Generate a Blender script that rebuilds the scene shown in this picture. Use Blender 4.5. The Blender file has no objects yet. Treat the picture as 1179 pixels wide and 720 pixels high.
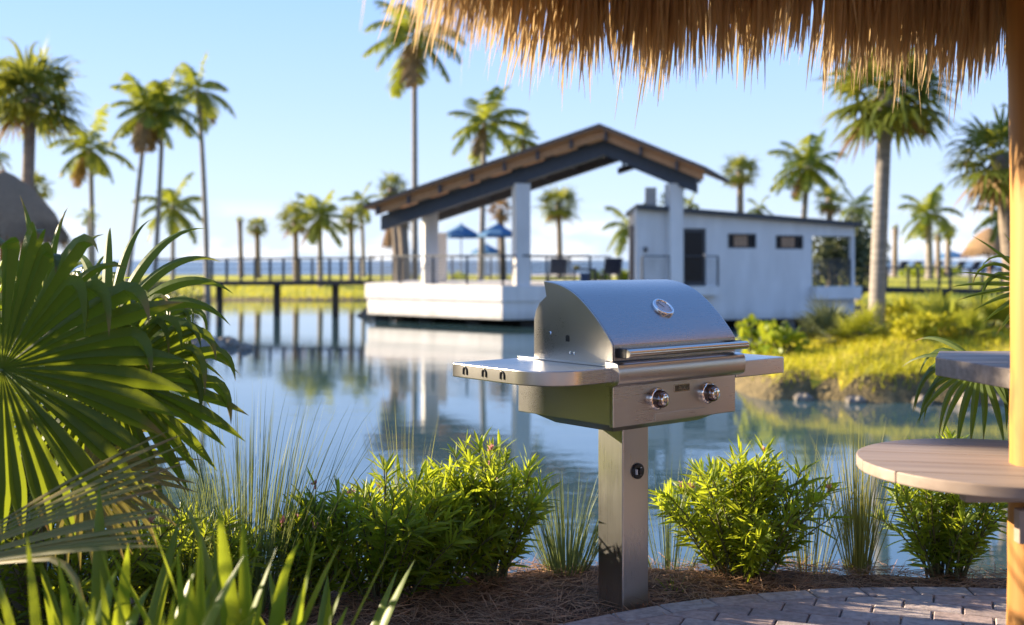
import bpy, math, random
import numpy as np
from mathutils import Vector, Matrix

C = bpy.context.scene
COL = C.collection
rng = np.random.default_rng(7)
random.seed(7)

# ------------------------------------------------------------------ camera
F = 1280.0                       # focal length in photo pixels (photo is 1179 wide)
CX, HY, ZC = 589.5, 300.0, 1.34  # centre column, horizon row, eye height
cam_d = bpy.data.cameras.new('camera')
cam = bpy.data.objects.new('camera', cam_d); COL.objects.link(cam)
cam.location = (0, 0, ZC); cam.rotation_euler = (math.pi / 2, 0, 0)
cam_d.sensor_width = 36; cam_d.lens = 36 * F / 1179
cam_d.shift_y = -60 / 1179
cam_d.clip_start = 0.05; cam_d.clip_end = 9000
cam_d.dof.use_dof = True; cam_d.dof.focus_distance = 4.15; cam_d.dof.aperture_fstop = 2.0
C.camera = cam

# ------------------------------------------------------------------ light
SUN_EL = math.radians(18.0)
SXY = Vector((-0.955, 0.296)).normalized()
SUN = Vector((SXY.x * math.cos(SUN_EL), SXY.y * math.cos(SUN_EL), math.sin(SUN_EL)))
world = bpy.data.worlds.new("World"); C.world = world; world.use_nodes = True
nt = world.node_tree; nt.nodes.clear()
wo = nt.nodes.new('ShaderNodeOutputWorld'); bg = nt.nodes.new('ShaderNodeBackground')
sky = nt.nodes.new('ShaderNodeTexSky'); sky.sky_type = 'NISHITA'; sky.sun_disc = False
sky.sun_elevation = SUN_EL; sky.sun_rotation = math.atan2(SXY.x, SXY.y)
sky.air_density = 1.0; sky.dust_density = 0.6; sky.ozone_density = 2.0
tcn = nt.nodes.new('ShaderNodeTexCoord'); mpn = nt.nodes.new('ShaderNodeMapping'); mpn.inputs['Scale'].default_value = (14, 14, 40)
nzn = nt.nodes.new('ShaderNodeTexNoise'); nzn.inputs['Scale'].default_value = 1.0; nzn.inputs['Detail'].default_value = 5
crn = nt.nodes.new('ShaderNodeValToRGB'); crn.color_ramp.elements[0].position = 0.46; crn.color_ramp.elements[1].position = 0.62
sep = nt.nodes.new('ShaderNodeSeparateXYZ'); mrn = nt.nodes.new('ShaderNodeMapRange')
mrn.inputs['From Min'].default_value = 0.0; mrn.inputs['From Max'].default_value = 0.055
mrn.inputs['To Min'].default_value = 1.0; mrn.inputs['To Max'].default_value = 0.0
mul = nt.nodes.new('ShaderNodeMath'); mul.operation = 'MULTIPLY'
mixc = nt.nodes.new('ShaderNodeMix'); mixc.data_type = 'RGBA'; mixc.inputs[7].default_value = (3.6, 3.65, 3.8, 1)
grd = nt.nodes.new('ShaderNodeValToRGB'); ge = grd.color_ramp.elements
for _ in range(4): ge.new(.5)
for q_, (p_, c_) in enumerate(((0, (.50, .60, .76)), (.06, (.44, .565, .79)), (.14, (.35, .50, .82)), (.24, (.26, .435, .84)), (.6, (.14, .29, .66)), (1, (.09, .20, .50)))): ge[q_].position = p_; ge[q_].color = (*c_, 1)
gsc = nt.nodes.new('ShaderNodeVectorMath'); gsc.operation = 'SCALE'; gsc.inputs['Scale'].default_value = 4.0
mixg = nt.nodes.new('ShaderNodeMix'); mixg.data_type = 'RGBA'; mixg.inputs[0].default_value = 0.93
L = nt.links.new
L(tcn.outputs['Generated'], mpn.inputs[0]); L(mpn.outputs[0], nzn.inputs[0]); L(nzn.outputs[0], crn.inputs[0])
L(tcn.outputs['Generated'], sep.inputs[0]); L(sep.outputs[2], mrn.inputs[0]); L(crn.outputs[0], mul.inputs[0]); L(mrn.outputs[0], mul.inputs[1])
L(mul.outputs[0], mixc.inputs[0]); L(sep.outputs[2], grd.inputs[0]); L(grd.outputs[0], gsc.inputs[0]); L(sky.outputs[0], mixg.inputs[6]); L(gsc.outputs[0], mixg.inputs[7]); L(mixg.outputs[2], mixc.inputs[6]); L(mixc.outputs[2], bg.inputs[0]); L(bg.outputs[0], wo.inputs[0])
bg.inputs[1].default_value = 0.12
sun_d = bpy.data.lights.new('sun', 'SUN'); sun_d.energy = 5.0; sun_d.angle = math.radians(0.5); sun_d.color = (1, 0.83, 0.60)
sun = bpy.data.objects.new('sun', sun_d); COL.objects.link(sun)
sun.rotation_euler = (-SUN).to_track_quat('-Z', 'Y').to_euler()
C.view_settings.view_transform = 'Standard'; C.view_settings.look = 'None'
C.view_settings.gamma = 1.0; C.view_settings.use_curve_mapping = False
C.view_settings.exposure = 1.75
C.cycles.use_denoising = True
C.cycles.max_bounces = 8; C.cycles.transparent_max_bounces = 8
C.cycles.sample_clamp_indirect = 6

# ------------------------------------------------------------------ helpers
def W(px, py, d):
    """point seen at photo pixel (px, py) at distance d along the view axis"""
    return Vector(((px - CX) / F * d, d, ZC - (py - HY) / F * d))
def X(px, d): return (px - CX) / F * d
def nrm(a):
    a = np.asarray(a, float); return a / np.maximum(np.linalg.norm(a, axis=-1, keepdims=True), 1e-9)
def sstep(a, b, x):
    t = np.clip((x - a) / (b - a), 0, 1); return t * t * (3 - 2 * t)

class MB:
    def __init__(self): self.v = []; self.f = []; self.n = 0; self.mi = []
    def add(self, v, f, mi=0):
        v = np.asarray(v, float).reshape(-1, 3); f = [tuple(int(i) + self.n for i in q) for q in f]
        self.v.append(v); self.f += f; self.mi += [mi] * len(f); self.n += len(v)
    def build(self, name, mats, parent=None, smooth=False, loc=None, bevel=0, seg=2):
        me = bpy.data.meshes.new(name)
        me.from_pydata(np.concatenate(self.v).tolist() if self.v else [], [], self.f)
        mats = mats if isinstance(mats, (list, tuple)) else [mats]
        for m in mats: me.materials.append(m)
        if len(mats) > 1: me.polygons.foreach_set('material_index', self.mi)
        if smooth: me.polygons.foreach_set('use_smooth', [True] * len(me.polygons))
        me.update()
        o = bpy.data.objects.new(name, me); COL.objects.link(o)
        if parent is not None: o.parent = parent
        if loc is not None: o.location = loc
        if bevel:
            b = o.modifiers.new('bevel', 'BEVEL'); b.width = bevel; b.segments = seg; b.limit_method = 'ANGLE'; b.angle_limit = math.radians(40)
            me.polygons.foreach_set('use_smooth', [True] * len(me.polygons))
            w = o.modifiers.new('wn', 'WEIGHTED_NORMAL'); w.keep_sharp = True
        return o

def tag(o, label, cat, group=None, kind=None):
    if label: o['label'] = label
    if cat: o['category'] = cat
    if group: o['group'] = group
    if kind: o['kind'] = kind
    return o
def empty(name, loc, label, cat, group=None, rz=0):
    o = bpy.data.objects.new(name, None); COL.objects.link(o); o.location = loc; o.rotation_euler = (0, 0, rz)
    o.empty_display_size = 0.2
    return tag(o, label, cat, group)
def copy_tree(o, parent=None):
    c = o.copy(); COL.objects.link(c)
    if parent is not None: c.parent = parent
    for ch in o.children: copy_tree(ch, c)
    return c

BOXF = [(0, 3, 2, 1), (4, 5, 6, 7), (0, 1, 5, 4), (1, 2, 6, 5), (2, 3, 7, 6), (3, 0, 4, 7)]
def box(mb, x0, x1, y0, y1, z0, z1, mi=0, M=None):
    v = np.array([(x0, y0, z0), (x1, y0, z0), (x1, y1, z0), (x0, y1, z0), (x0, y0, z1), (x1, y0, z1), (x1, y1, z1), (x0, y1, z1)], float)
    if M is not None: v = np.array([(M @ Vector(p))[:] for p in v])
    mb.add(v, BOXF, mi)
def beam(mb, a, b, w, h, up=(0, 0, 1), mi=0):
    """box section along a->b, w sideways, h along up"""
    a = np.array(a, float); b = np.array(b, float); d = nrm(b - a); s = nrm(np.cross(d, up)); u = np.cross(s, d)
    v = []
    for p in (a, b):
        for (i, j) in ((-1, -1), (1, -1), (1, 1), (-1, 1)): v.append(p + s * w / 2 * i + u * h / 2 * j)
    mb.add(v, [(0, 1, 2, 3), (7, 6, 5, 4), (0, 4, 5, 1), (1, 5, 6, 2), (2, 6, 7, 3), (3, 7, 4, 0)], mi)
def tube(mb, pts, rad, sides=10, cap=True, mi=0):
    pts = np.asarray(pts, float); n = len(pts); rad = np.broadcast_to(rad, (n,))
    t = nrm(np.gradient(pts, axis=0)); ref = np.array([0.0, 0, 1]) if abs(t[0][2]) < .9 else np.array([1.0, 0, 0])
    v = []
    s = nrm(np.cross(t[0], ref))
    for i in range(n):
        s = nrm(s - t[i] * np.dot(s, t[i])); u = np.cross(t[i], s)
        for k in range(sides):
            a = 2 * math.pi * k / sides; v.append(pts[i] + rad[i] * (math.cos(a) * s + math.sin(a) * u))
    f = []
    for i in range(n - 1):
        for k in range(sides):
            k2 = (k + 1) % sides; f.append((i * sides + k, i * sides + k2, (i + 1) * sides + k2, (i + 1) * sides + k))
    if cap: f.append(tuple(range(sides))[::-1]); f.append(tuple((n - 1) * sides + k for k in range(sides)))
    mb.add(v, f, mi)
def prism(mb, poly, z0, z1, mi=0):
    n = len(poly); v = [(p[0], p[1], z0) for p in poly] + [(p[0], p[1], z1) for p in poly]
    f = [tuple(range(n))[::-1], tuple(range(n, 2 * n))] + [(i, (i + 1) % n, n + (i + 1) % n, n + i) for i in range(n)]
    mb.add(v, f, mi)
def lathe(mb, prof, sides=24, M=None, mi=0):
    v = []; n = len(prof)
    for r, z in prof:
        for k in range(sides):
            a = 2 * math.pi * k / sides; p = Vector((r * math.cos(a), r * math.sin(a), z)); v.append((M @ p if M is not None else p)[:])
    f = [(i * sides + k, i * sides + (k + 1) % sides, (i + 1) * sides + (k + 1) % sides, (i + 1) * sides + k) for i in range(n - 1) for k in range(sides)]
    f.append(tuple(range(sides))[::-1]); f.append(tuple((n - 1) * sides + k for k in range(sides)))
    mb.add(v, f, mi)

def blades(mb, P, D, T, Ln, Wd, n=5, g=0.0, gexp=1.0, prof=None, fold=0.0, sb=None, gb=0.0, mi=0, bias=None):
    """K ribbons marched from P along D with half width Wd across T, drooping under g; sb/gb = sharp fold-over"""
    P = np.asarray(P, float); K = len(P); D = nrm(D); T = nrm(T - D * np.sum(T * D, 1, keepdims=True))
    Ln = np.broadcast_to(Ln, (K,)); Wd = np.broadcast_to(Wd, (K,)); g = np.broadcast_to(g, (K,)); gb = np.broadcast_to(gb, (K,))
    if prof is None: prof = np.array([math.sqrt(max(0.0, 1 - (i / n) ** 2)) * min(1, .45 + 1.6 * i / n) for i in range(n + 1)])
    prof = np.broadcast_to(prof, (K, n + 1))
    st = []; p = P.copy(); d = D.copy(); t = T.copy(); m = 3 if fold else 2
    dn = np.array([0, 0, -1.0])
    bz_ = np.zeros(3) if bias is None else np.asarray(bias, float)
    for i in range(n + 1):
        s = i / n; w = (Wd * prof[:, i])[:, None]
        N = np.cross(t, d)
        if fold: st.append(np.stack([p - t * w, p - N * w * fold, p + t * w], 1))
        else: st.append(np.stack([p - t * w, p + t * w], 1))
        gg = g * (s ** gexp)
        fb = np.where(s > sb, gb, 0) if sb is not None else 0 * gg
        d = nrm(d + dn * (gg + fb)[:, None] + bz_ * fb[:, None]); t = nrm(t - d * np.sum(t * d, 1, keepdims=True))
        p = p + d * (Ln / n)[:, None]
    V = np.stack(st, 1).reshape(-1, 3)
    per = (n + 1) * m; q = []
    for i in range(n):
        for k in range(m - 1): q.append((i * m + k, i * m + k + 1, (i + 1) * m + k + 1, (i + 1) * m + k))
    q = np.array(q); Fc = (np.arange(K)[:, None, None] * per + q[None]).reshape(-1, 4)
    mb.add(V, Fc, mi)

def fan(mb, Cn, A, N, Ln, nseg=40, spread=290, split=.5, g=.03, n=9, foldp=.3, gb=.55, pleat=.35, r=rng, cup=0.0, mi=0, jit=.08, foldup=0.0):
    A = nrm(A); N = nrm(np.asarray(N) - A * np.dot(N, A)); B = np.cross(N, A)
    dl = math.radians(spread) / nseg
    ph = (np.arange(nseg) - (nseg - 1) / 2) * dl
    D = np.cos(ph)[:, None] * A + np.sin(ph)[:, None] * B - N * cup * np.abs(np.sin(ph / 2))[:, None]
    D = nrm(D + r.normal(0, .015, D.shape)); T = -np.sin(ph)[:, None] * A + np.cos(ph)[:, None] * B
    LL = Ln * (.72 + .28 * np.cos(ph / 2)) * (1 + r.uniform(-jit, jit, nseg))
    prof = np.zeros((nseg, n + 1)); w0 = LL * split * math.tan(dl / 2)
    for i in range(n + 1):
        s = i / n
        prof[:, i] = (s / split if s <= split else (1 - ((s - split) / (1 - split)) ** 1.5) * (1 + .15 * math.sin(math.pi * (s - split) / (1 - split))))
    prof = np.maximum(prof, .015)
    fp = foldp + foldup * np.clip(D[:, 2] + .15, 0, 1)
    if foldup: LL = LL * (1 - .12 * np.clip(D[:, 2], 0, 1)); w0 = LL * split * math.tan(dl / 2)
    sb = np.where(r.random(nseg) < fp, r.uniform(split * .80, split * .80 + .24, nseg), 2.0)
    blades(mb, np.repeat(np.asarray(Cn, float)[None], nseg, 0), D, T, LL, w0 * 1.01, n, g, 1.2, prof, pleat, sb, gb, mi, bias=N * .55)

# ------------------------------------------------------------------ materials
def mat(name): 
    m = bpy.data.materials.new(name); m.use_nodes = True
    return m, m.node_tree, m.node_tree.nodes['Principled BSDF'], m.node_tree.nodes['Material Output']
def noise(t, scale, detail=4, vec=None, stretch=None, coord='Object'):
    tc = t.nodes.new('ShaderNodeTexCoord'); n = t.nodes.new('ShaderNodeTexNoise'); n.inputs['Scale'].default_value = scale; n.inputs['Detail'].default_value = detail
    src = tc.outputs[coord]
    if stretch:
        mp = t.nodes.new('ShaderNodeMapping'); mp.inputs['Scale'].default_value = stretch; t.links.new(src, mp.inputs[0]); src = mp.outputs[0]
    t.links.new(src, n.inputs[0]); return n.outputs[0]
def ramp(t, fac, stops):
    r = t.nodes.new('ShaderNodeValToRGB'); e = r.color_ramp.elements
    while len(e) < len(stops): e.new(.5)
    for k, (p, c) in enumerate(stops): e[k].position = p; e[k].color = (*c, 1)
    t.links.new(fac, r.inputs[0]); return r.outputs[0]
def bump(t, b, h, strength=.3, dist=.02):
    n = t.nodes.new('ShaderNodeBump'); n.inputs['Strength'].default_value = strength; n.inputs['Distance'].default_value = dist
    t.links.new(h, n.inputs['Height']); t.links.new(n.outputs[0], b.inputs['Normal'])
def simple(name, c1, c2=None, rough=.6, scale=8, metal=0, bmp=0, stretch=None, spec=.5, bscale=None, bdist=.01):
    m, t, b, o = mat(name)
    b.inputs['Roughness'].default_value = rough; b.inputs['Metallic'].default_value = metal; b.inputs['Specular IOR Level'].default_value = spec
    if c2 is None: b.inputs['Base Color'].default_value = (*c1, 1)
    else:
        f = noise(t, scale, 5, stretch=stretch); t.links.new(ramp(t, f, [(.3, c1), (.7, c2)]), b.inputs['Base Color'])
    if bmp: bump(t, b, noise(t, bscale or scale * 3, 5, stretch=stretch), bmp, bdist)
    return m
def leafy(name, c1, c2, tcol, rough=.45, trans=.35, c3=None, nscale=3.0, spec=.35):
    m, t, b, o = mat(name)
    geo = t.nodes.new('ShaderNodeNewGeometry')
    ad = t.nodes.new('ShaderNodeMath'); ad.operation = 'MULTIPLY_ADD'; ad.inputs[1].default_value = .6
    t.links.new(geo.outputs['Random Per Island'], ad.inputs[0])
    m2 = t.nodes.new('ShaderNodeMath'); m2.operation = 'MULTIPLY'; m2.inputs[1].default_value = .5
    t.links.new(noise(t, nscale, 3), m2.inputs[0]); t.links.new(m2.outputs[0], ad.inputs[2])
    st = [(.15, c1), (.8, c2)] + ([(.93, c3)] if c3 else [])
    col = ramp(t, ad.outputs[0], st); t.links.new(col, b.inputs['Base Color'])
    b.inputs['Roughness'].default_value = rough; b.inputs['Specular IOR Level'].default_value = spec
    tr = t.nodes.new('ShaderNodeBsdfTranslucent')
    mx = t.nodes.new('ShaderNodeMix'); mx.data_type = 'RGBA'; mx.blend_type = 'MULTIPLY'; mx.inputs[0].default_value = 0
    mx2 = t.nodes.new('ShaderNodeMix'); mx2.data_type = 'RGBA'; mx2.inputs[0].default_value = .75; mx2.inputs[7].default_value = (*tcol, 1)
    t.links.new(col, mx2.inputs[6]); t.links.new(mx2.outputs[2], tr.inputs[0])
    ms = t.nodes.new('ShaderNodeMixShader'); ms.inputs[0].default_value = trans
    t.links.new(b.outputs[0], ms.inputs[1]); t.links.new(tr.outputs[0], ms.inputs[2]); t.links.new(ms.outputs[0], o.inputs[0])
    return m

def tipped(m, brown=(.24, .13, .05), a=.88, b_=.98):
    t = m.node_tree; b = t.nodes['Principled BSDF']; src = b.inputs['Base Color'].links[0].from_socket
    at = t.nodes.new('ShaderNodeAttribute'); at.attribute_name = 'tip'
    mr = t.nodes.new('ShaderNodeMapRange'); mr.inputs['From Min'].default_value = a; mr.inputs['From Max'].default_value = b_
    t.links.new(at.outputs['Fac'], mr.inputs[0]); mx = t.nodes.new('ShaderNodeMix'); mx.data_type = 'RGBA'; mx.inputs[7].default_value = (*brown, 1)
    t.links.new(mr.outputs[0], mx.inputs[0]); t.links.new(src, mx.inputs[6])
    for l in list(src.links):
        if l.to_node != mx: t.links.new(mx.outputs[2], l.to_socket)
    return m
def steel(name, base=(.55, .535, .515), rough=.25, stretch=(3, 160, 160)):
    m, t, b, o = mat(name)
    b.inputs['Metallic'].default_value = 1
    f = noise(t, 2.5, 6, stretch=stretch); g = noise(t, 5, 4)
    r = t.nodes.new('ShaderNodeMapRange'); r.inputs['To Min'].default_value = rough - .05; r.inputs['To Max'].default_value = rough + .14
    a = t.nodes.new('ShaderNodeMath'); a.operation = 'MULTIPLY_ADD'; a.inputs[1].default_value = .5
    t.links.new(f, a.inputs[0]); h = t.nodes.new('ShaderNodeMath'); h.operation = 'MULTIPLY'; h.inputs[1].default_value = .5
    t.links.new(g, h.inputs[0]); t.links.new(h.outputs[0], a.inputs[2]); t.links.new(a.outputs[0], r.inputs[0]); t.links.new(r.outputs[0], b.inputs['Roughness'])
    t.links.new(ramp(t, f, [(.3, tuple(c * .96 for c in base)), (.7, base)]), b.inputs['Base Color'])
    bump(t, b, f, .025, .001)
    return m

MS = steel('brushed_steel'); MSV = steel('brushed_steel_upright', stretch=(160, 160, 3)); MCH = simple('chrome', (.75, .74, .73), rough=.08, metal=1)
MKNOB = simple('knob_metal', (.24, .19, .18), rough=.10, metal=1)
MSD = simple('steel_inner_dark', (.10, .10, .11), (.14, .14, .15), rough=.45, metal=.9)
MBK = simple('black_plastic', (.012, .012, .013), rough=.4)
MWHITE = simple('white_stucco', (.62, .60, .575), (.74, .72, .695), rough=.85, scale=2, stretch=(1.2, 1.2, .3), bmp=.15, bscale=60)
def grime(m, z0, z1):
    t = m.node_tree; b = t.nodes['Principled BSDF']; src = b.inputs['Base Color'].links[0].from_socket
    ge_ = t.nodes.new('ShaderNodeNewGeometry'); sp_ = t.nodes.new('ShaderNodeSeparateXYZ'); t.links.new(ge_.outputs['Position'], sp_.inputs[0])
    ad = t.nodes.new('ShaderNodeMath'); ad.operation = 'MULTIPLY_ADD'; ad.inputs[1].default_value = .5; t.links.new(noise(t, 1.2, 6, stretch=(2, 2, .35)), ad.inputs[0])
    t.links.new(sp_.outputs[2], ad.inputs[2]); mr = t.nodes.new('ShaderNodeMapRange'); mr.inputs['From Min'].default_value = z0; mr.inputs['From Max'].default_value = z1; mr.inputs['To Min'].default_value = .55; mr.inputs['To Max'].default_value = .0
    t.links.new(ad.outputs[0], mr.inputs[0]); mx = t.nodes.new('ShaderNodeMix'); mx.data_type = 'RGBA'; mx.inputs[7].default_value = (.22, .20, .15, 1)
    t.links.new(mr.outputs[0], mx.inputs[0]); t.links.new(src, mx.inputs[6]); t.links.new(mx.outputs[2], b.inputs['Base Color'])
grime(MWHITE, -.60, -.10)
MDARK = simple('charcoal_metal', (.030, .034, .042), (.045, .05, .058), rough=.5)
MROOF = simple('dark_roof_shingle', (.055, .042, .038), (.10, .075, .062), rough=.8, scale=14, bmp=.5)
MTAN = simple('stained_cedar', (.36, .165, .065), (.50, .25, .10), rough=.6, scale=3, stretch=(1, 8, 8))
MBEAM = simple('dark_stained_beam', (.038, .045, .060), (.055, .063, .080), rough=.6, scale=3, stretch=(1, 6, 6))
MGLASS = simple('dark_window_glass', (.010, .012, .016), rough=.22, spec=.18)
MNAVY = simple('navy_sling_fabric', (.012, .022, .05), (.02, .035, .07), rough=.75)
MBLUE = simple('blue_canvas', (.030, .11, .24), (.045, .15, .30), rough=.8)
MPILE = simple('weathered_dark_pile', (.03, .028, .026), (.06, .055, .05), rough=.9, scale=6, bmp=.4, stretch=(4, 4, 1))
MSTEM = simple('green_brown_stem', (.09, .07, .03), (.13, .13, .04), rough=.8, scale=20)
MTRUNK = simple('palm_trunk_bark', (.17, .13, .10), (.30, .24, .18), rough=.95, scale=4, stretch=(1, 1, 7), bmp=.6, bdist=.05)
MTRUNKG = simple('grey_palm_bark', (.19, .17, .15), (.33, .29, .25), rough=.95, scale=3, stretch=(1, 1, 8), bmp=.5, bdist=.04)
MCOCO = leafy('coconut_frond', (.040, .080, .012), (.14, .185, .018), (.44, .46, .04), rough=.42, trans=.45, c3=(.26, .20, .03), nscale=1.0)
MSABAL = leafy('cabbage_palm_leaf', (.045, .080, .014), (.15, .18, .024), (.42, .42, .05), rough=.5, trans=.42, c3=(.22, .15, .05), nscale=1.0)
MDEAD = leafy('dry_frond', (.15, .09, .035), (.28, .18, .08), (.36, .22, .08), rough=.8, trans=.25)
MFAN = leafy('fan_palm_blade', (.052, .085, .012), (.10, .14, .015), (.33, .39, .02), rough=.42, trans=.46, nscale=4, spec=.35)
tipped(MFAN)
MFANDRY = leafy('fading_fan_blade', (.16, .16, .03), (.30, .23, .07), (.46, .38, .07), rough=.5, trans=.3)
tipped(MFANDRY)
MSTRAP = leafy('strap_leaf', (.085, .15, .012), (.16, .225, .016), (.46, .52, .03), rough=.4, trans=.45, spec=.45)
MOLE = leafy('oleander_leaf', (.065, .12, .010), (.19, .26, .016), (.60, .66, .035), rough=.42, trans=.56, nscale=2.5, spec=.4)
MOLED = leafy('oleander_leaf_deep', (.065, .125, .012), (.19, .255, .018), (.58, .64, .035), rough=.42, trans=.52, nscale=2.5, spec=.4)
MPINK = leafy('pink_petal', (.55, .22, .22), (.70, .38, .34), (.7, .35, .3), rough=.6, trans=.3)
MREED = leafy('cordgrass', (.07, .11, .04), (.15, .19, .065), (.34, .38, .10), rough=.55, trans=.3)
MREEDY = leafy('golden_cordgrass', (.16, .17, .03), (.30, .28, .07), (.45, .42, .08), rough=.55, trans=.35)
MGRASS = leafy('meadow_grass', (.25, .27, .010), (.47, .43, .022), (.78, .70, .04), rough=.6, trans=.35, nscale=.6)
MSCRUB = leafy('sea_grape_leaf', (.12, .19, .010), (.28, .34, .02), (.58, .60, .04), rough=.4, trans=.4)
MPALMETTO = leafy('palmetto_blade', (.11, .15, .012), (.28, .30, .025), (.55, .54, .05), rough=.45, trans=.35)
MHEDGE = leafy('grey_green_leaf', (.05, .07, .03), (.11, .13, .06), (.2, .22, .08), rough=.6, trans=.25)
MTHATCH = leafy('thatch_strip', (.22, .145, .075), (.53, .385, .20), (.70, .50, .25), rough=.6, trans=.47, c3=(.70, .58, .38), nscale=5, spec=.3)
MTHROOF = simple('weathered_thatch', (.20, .12, .06), (.40, .26, .14), rough=.95, scale=6, stretch=(6, 6, 1), bmp=.9, bdist=.05)
MTHGREY = simple('grey_thatch', (.30, .19, .11), (.50, .33, .20), rough=.95, scale=7, stretch=(5, 5, 1), bmp=.9, bdist=.08)
MNEEDLE = leafy('pine_straw', (.20, .10, .055), (.50, .29, .165), (.3, .15, .07), rough=.75, trans=.08, nscale=4)
MROCK = simple('lagoon_rock', (.13, .11, .09), (.30, .26, .21), rough=.95, scale=3, bmp=.8, bdist=.08)

MPET = simple('petiole_green', (.10, .13, .03), (.15, .17, .04), rough=.5)
def wood(name, c1, c2, stretch, rough=.6, knots=True):
    m, t, b, o = mat(name)
    f1 = noise(t, 1.0, 6, stretch=stretch); f2 = noise(t, 2.2, 3, stretch=tuple(q * .18 for q in stretch))
    a = t.nodes.new('ShaderNodeMath'); a.operation = 'MULTIPLY_ADD'; a.inputs[1].default_value = .5
    h = t.nodes.new('ShaderNodeMath'); h.operation = 'MULTIPLY'; h.inputs[1].default_value = .5
    t.links.new(f2, h.inputs[0]); t.links.new(f1, a.inputs[0]); t.links.new(h.outputs[0], a.inputs[2])
    t.links.new(ramp(t, a.outputs[0], [(.35, c1), (.65, c2)]), b.inputs['Base Color']); b.inputs['Roughness'].default_value = rough
    bump(t, b, a.outputs[0], .25, .004)
    return m
MPOLE = wood('peeled_log', (.28, .115, .020), (.47, .235, .045), (26, 26, 1.6))
_t = MPOLE.node_tree; _b = _t.nodes['Principled BSDF']; _s = _b.inputs['Base Color'].links[0].from_socket
_k = ramp(_t, noise(_t, 1, 4, stretch=(7, 7, 2.6)), [(.60, (0, 0, 0)), (.70, (1, 1, 1))]); _m = _t.nodes.new('ShaderNodeMix'); _m.data_type = 'RGBA'; _m.inputs[7].default_value = (.13, .065, .025, 1)
_h = _t.nodes.new('ShaderNodeMath'); _h.operation = 'MULTIPLY'; _h.inputs[1].default_value = .6; _t.links.new(_k, _h.inputs[0]); _t.links.new(_h.outputs[0], _m.inputs[0]); _t.links.new(_s, _m.inputs[6]); _t.links.new(_m.outputs[2], _b.inputs['Base Color'])
MTABLE = wood('table_board', (.25, .19, .15), (.36, .28, .225), (2.5, 45, 45), rough=.55)
MGREYW = wood('silvered_wood', (.17, .14, .115), (.33, .275, .23), (2.5, 40, 40), rough=.55)

# ------------------------------------------------------------------ ground
ZW = -0.95
def bank_y(x): return 4.78 + .05 * np.sin(x * 2.1) + .03 * np.sin(x * 5.3 + 1) - .35 * sstep(-.9, -2.2, x) + 4.5 * sstep(-3.4, -5.0, x) + 3.0 * sstep(4.4, 6.0, x)
def ground_h(x, y):
    x = np.asarray(x, float); y = np.asarray(y, float)
    yb = bank_y(x)
    near = 0.0 - 1.7 * sstep(0, .55, y - yb)
    far_y = 62 - 12 * sstep(-6, 10, x)
    lawn = -1.65 + .75 * sstep(-2.0, .6, y - far_y) + 1.15 * sstep(.3, 13, y - far_y)
    edge = 84 + 10 * sstep(-5, 20, x)
    lawn = lawn - 2.6 * sstep(0, 22, y - edge)
    lx = -(.325 * y + .4 * np.sin(y * .5))
    left = -1.65 + 1.9 * sstep(.8, -2.2, x - lx) * sstep(24, 29, y)
    left = np.where(y > 84, left - 2.6 * sstep(0, 22, y - 84), left)
    # island: front shore at about 18 m, running off to the right
    xi = x - (4.0 + .12 * (y - 20) ** 2 * .5)
    fr = 18.2 - .5 * sstep(4, 9, x) + .15 * np.sin(x * 1.7) + .1 * np.sin(x * 4.1)
    a = np.minimum(np.minimum(xi * .8, y - fr), (27.6 - y) * .8)
    isl = -1.65 + .78 * sstep(-.8, .12, a) + .36 * sstep(.05, .38, a) + .46 * sstep(.3, 3.0, a) 
    h = np.maximum.reduce([near, lawn, left, np.where((y > 15) & (y < 30), isl, -1.65)])
    return h
def GZ(x, y): return float(ground_h(x, y))

def axis(segs):
    o = []
    for a, b, s in segs: o += list(np.arange(a, b - 1e-6, s))
    o.append(segs[-1][1]); return np.array(o)
xs = axis([(-4000, -400, 900), (-400, -60, 34), (-60, -20, 1.6), (-20, -9, .6), (-9, 9, .2), (9, 26, .4), (26, 60, 1.6), (60, 400, 34), (400, 4000, 900)])
ys = axis([(-4000, -400, 900), (-400, -20, 38), (-20, 3, 1.2), (3, 5.6, .08), (5.6, 16, .3), (16, 30, .25), (30, 70, .6), (70, 120, 1.5), (120, 400, 28), (400, 7600, 900)])
gx, gy = np.meshgrid(xs, ys); gz = ground_h(gx, gy)
gz = gz + np.where(gz > -1.2, .02 * np.sin(gx * 3.1 + 1.3 * gy) * np.cos(gy * 2.7 - gx), 0) * np.where((gy < 3.9) | (np.hypot(gx - 1.6, gy - 1.98) < 2.6), 0, 1)
V = np.stack([gx, gy, gz], -1).reshape(-1, 3); nx, ny = len(xs), len(ys)
I = (np.arange(ny - 1)[:, None] * nx + np.arange(nx - 1)[None]).reshape(-1)
Fq = np.stack([I, I + 1, I + nx + 1, I + nx], 1)
cen = V[Fq].mean(1)
mi = np.full(len(Fq), 3)
y_, z_, x_ = cen[:, 1], cen[:, 2], cen[:, 0]
mi[y_ < 14] = 0                                    # mulch
isl = (y_ > 14) & (y_ < 31) & (x_ > 2)
mi[isl] = 1; mi[isl & (z_ > -.62)] = 2
farl = (y_ > 24) & ~isl
mi[farl] = 1; mi[farl & (z_ > -.80)] = 4
mi[farl & (y_ > 78) & (x_ > 0)] = 3; mi[(y_ > 84)] = 3
MSOIL = simple('mulch_soil', (.075, .035, .022), (.16, .085, .05), rough=.95, scale=30, bmp=.8, bdist=.02)
MMUD = simple('bank_mud', (.08, .062, .026), (.21, .155, .065), rough=.95, scale=5, bmp=.9, bdist=.1)
MMEAD = simple('meadow_floor', (.30, .25, .012), (.46, .36, .03), rough=.95, scale=1.2, bmp=.8, bdist=.1)
MSAND = simple('beach_sand', (.46, .40, .33), (.56, .50, .42), rough=.95, scale=2, bmp=.3, bdist=.05)
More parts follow.
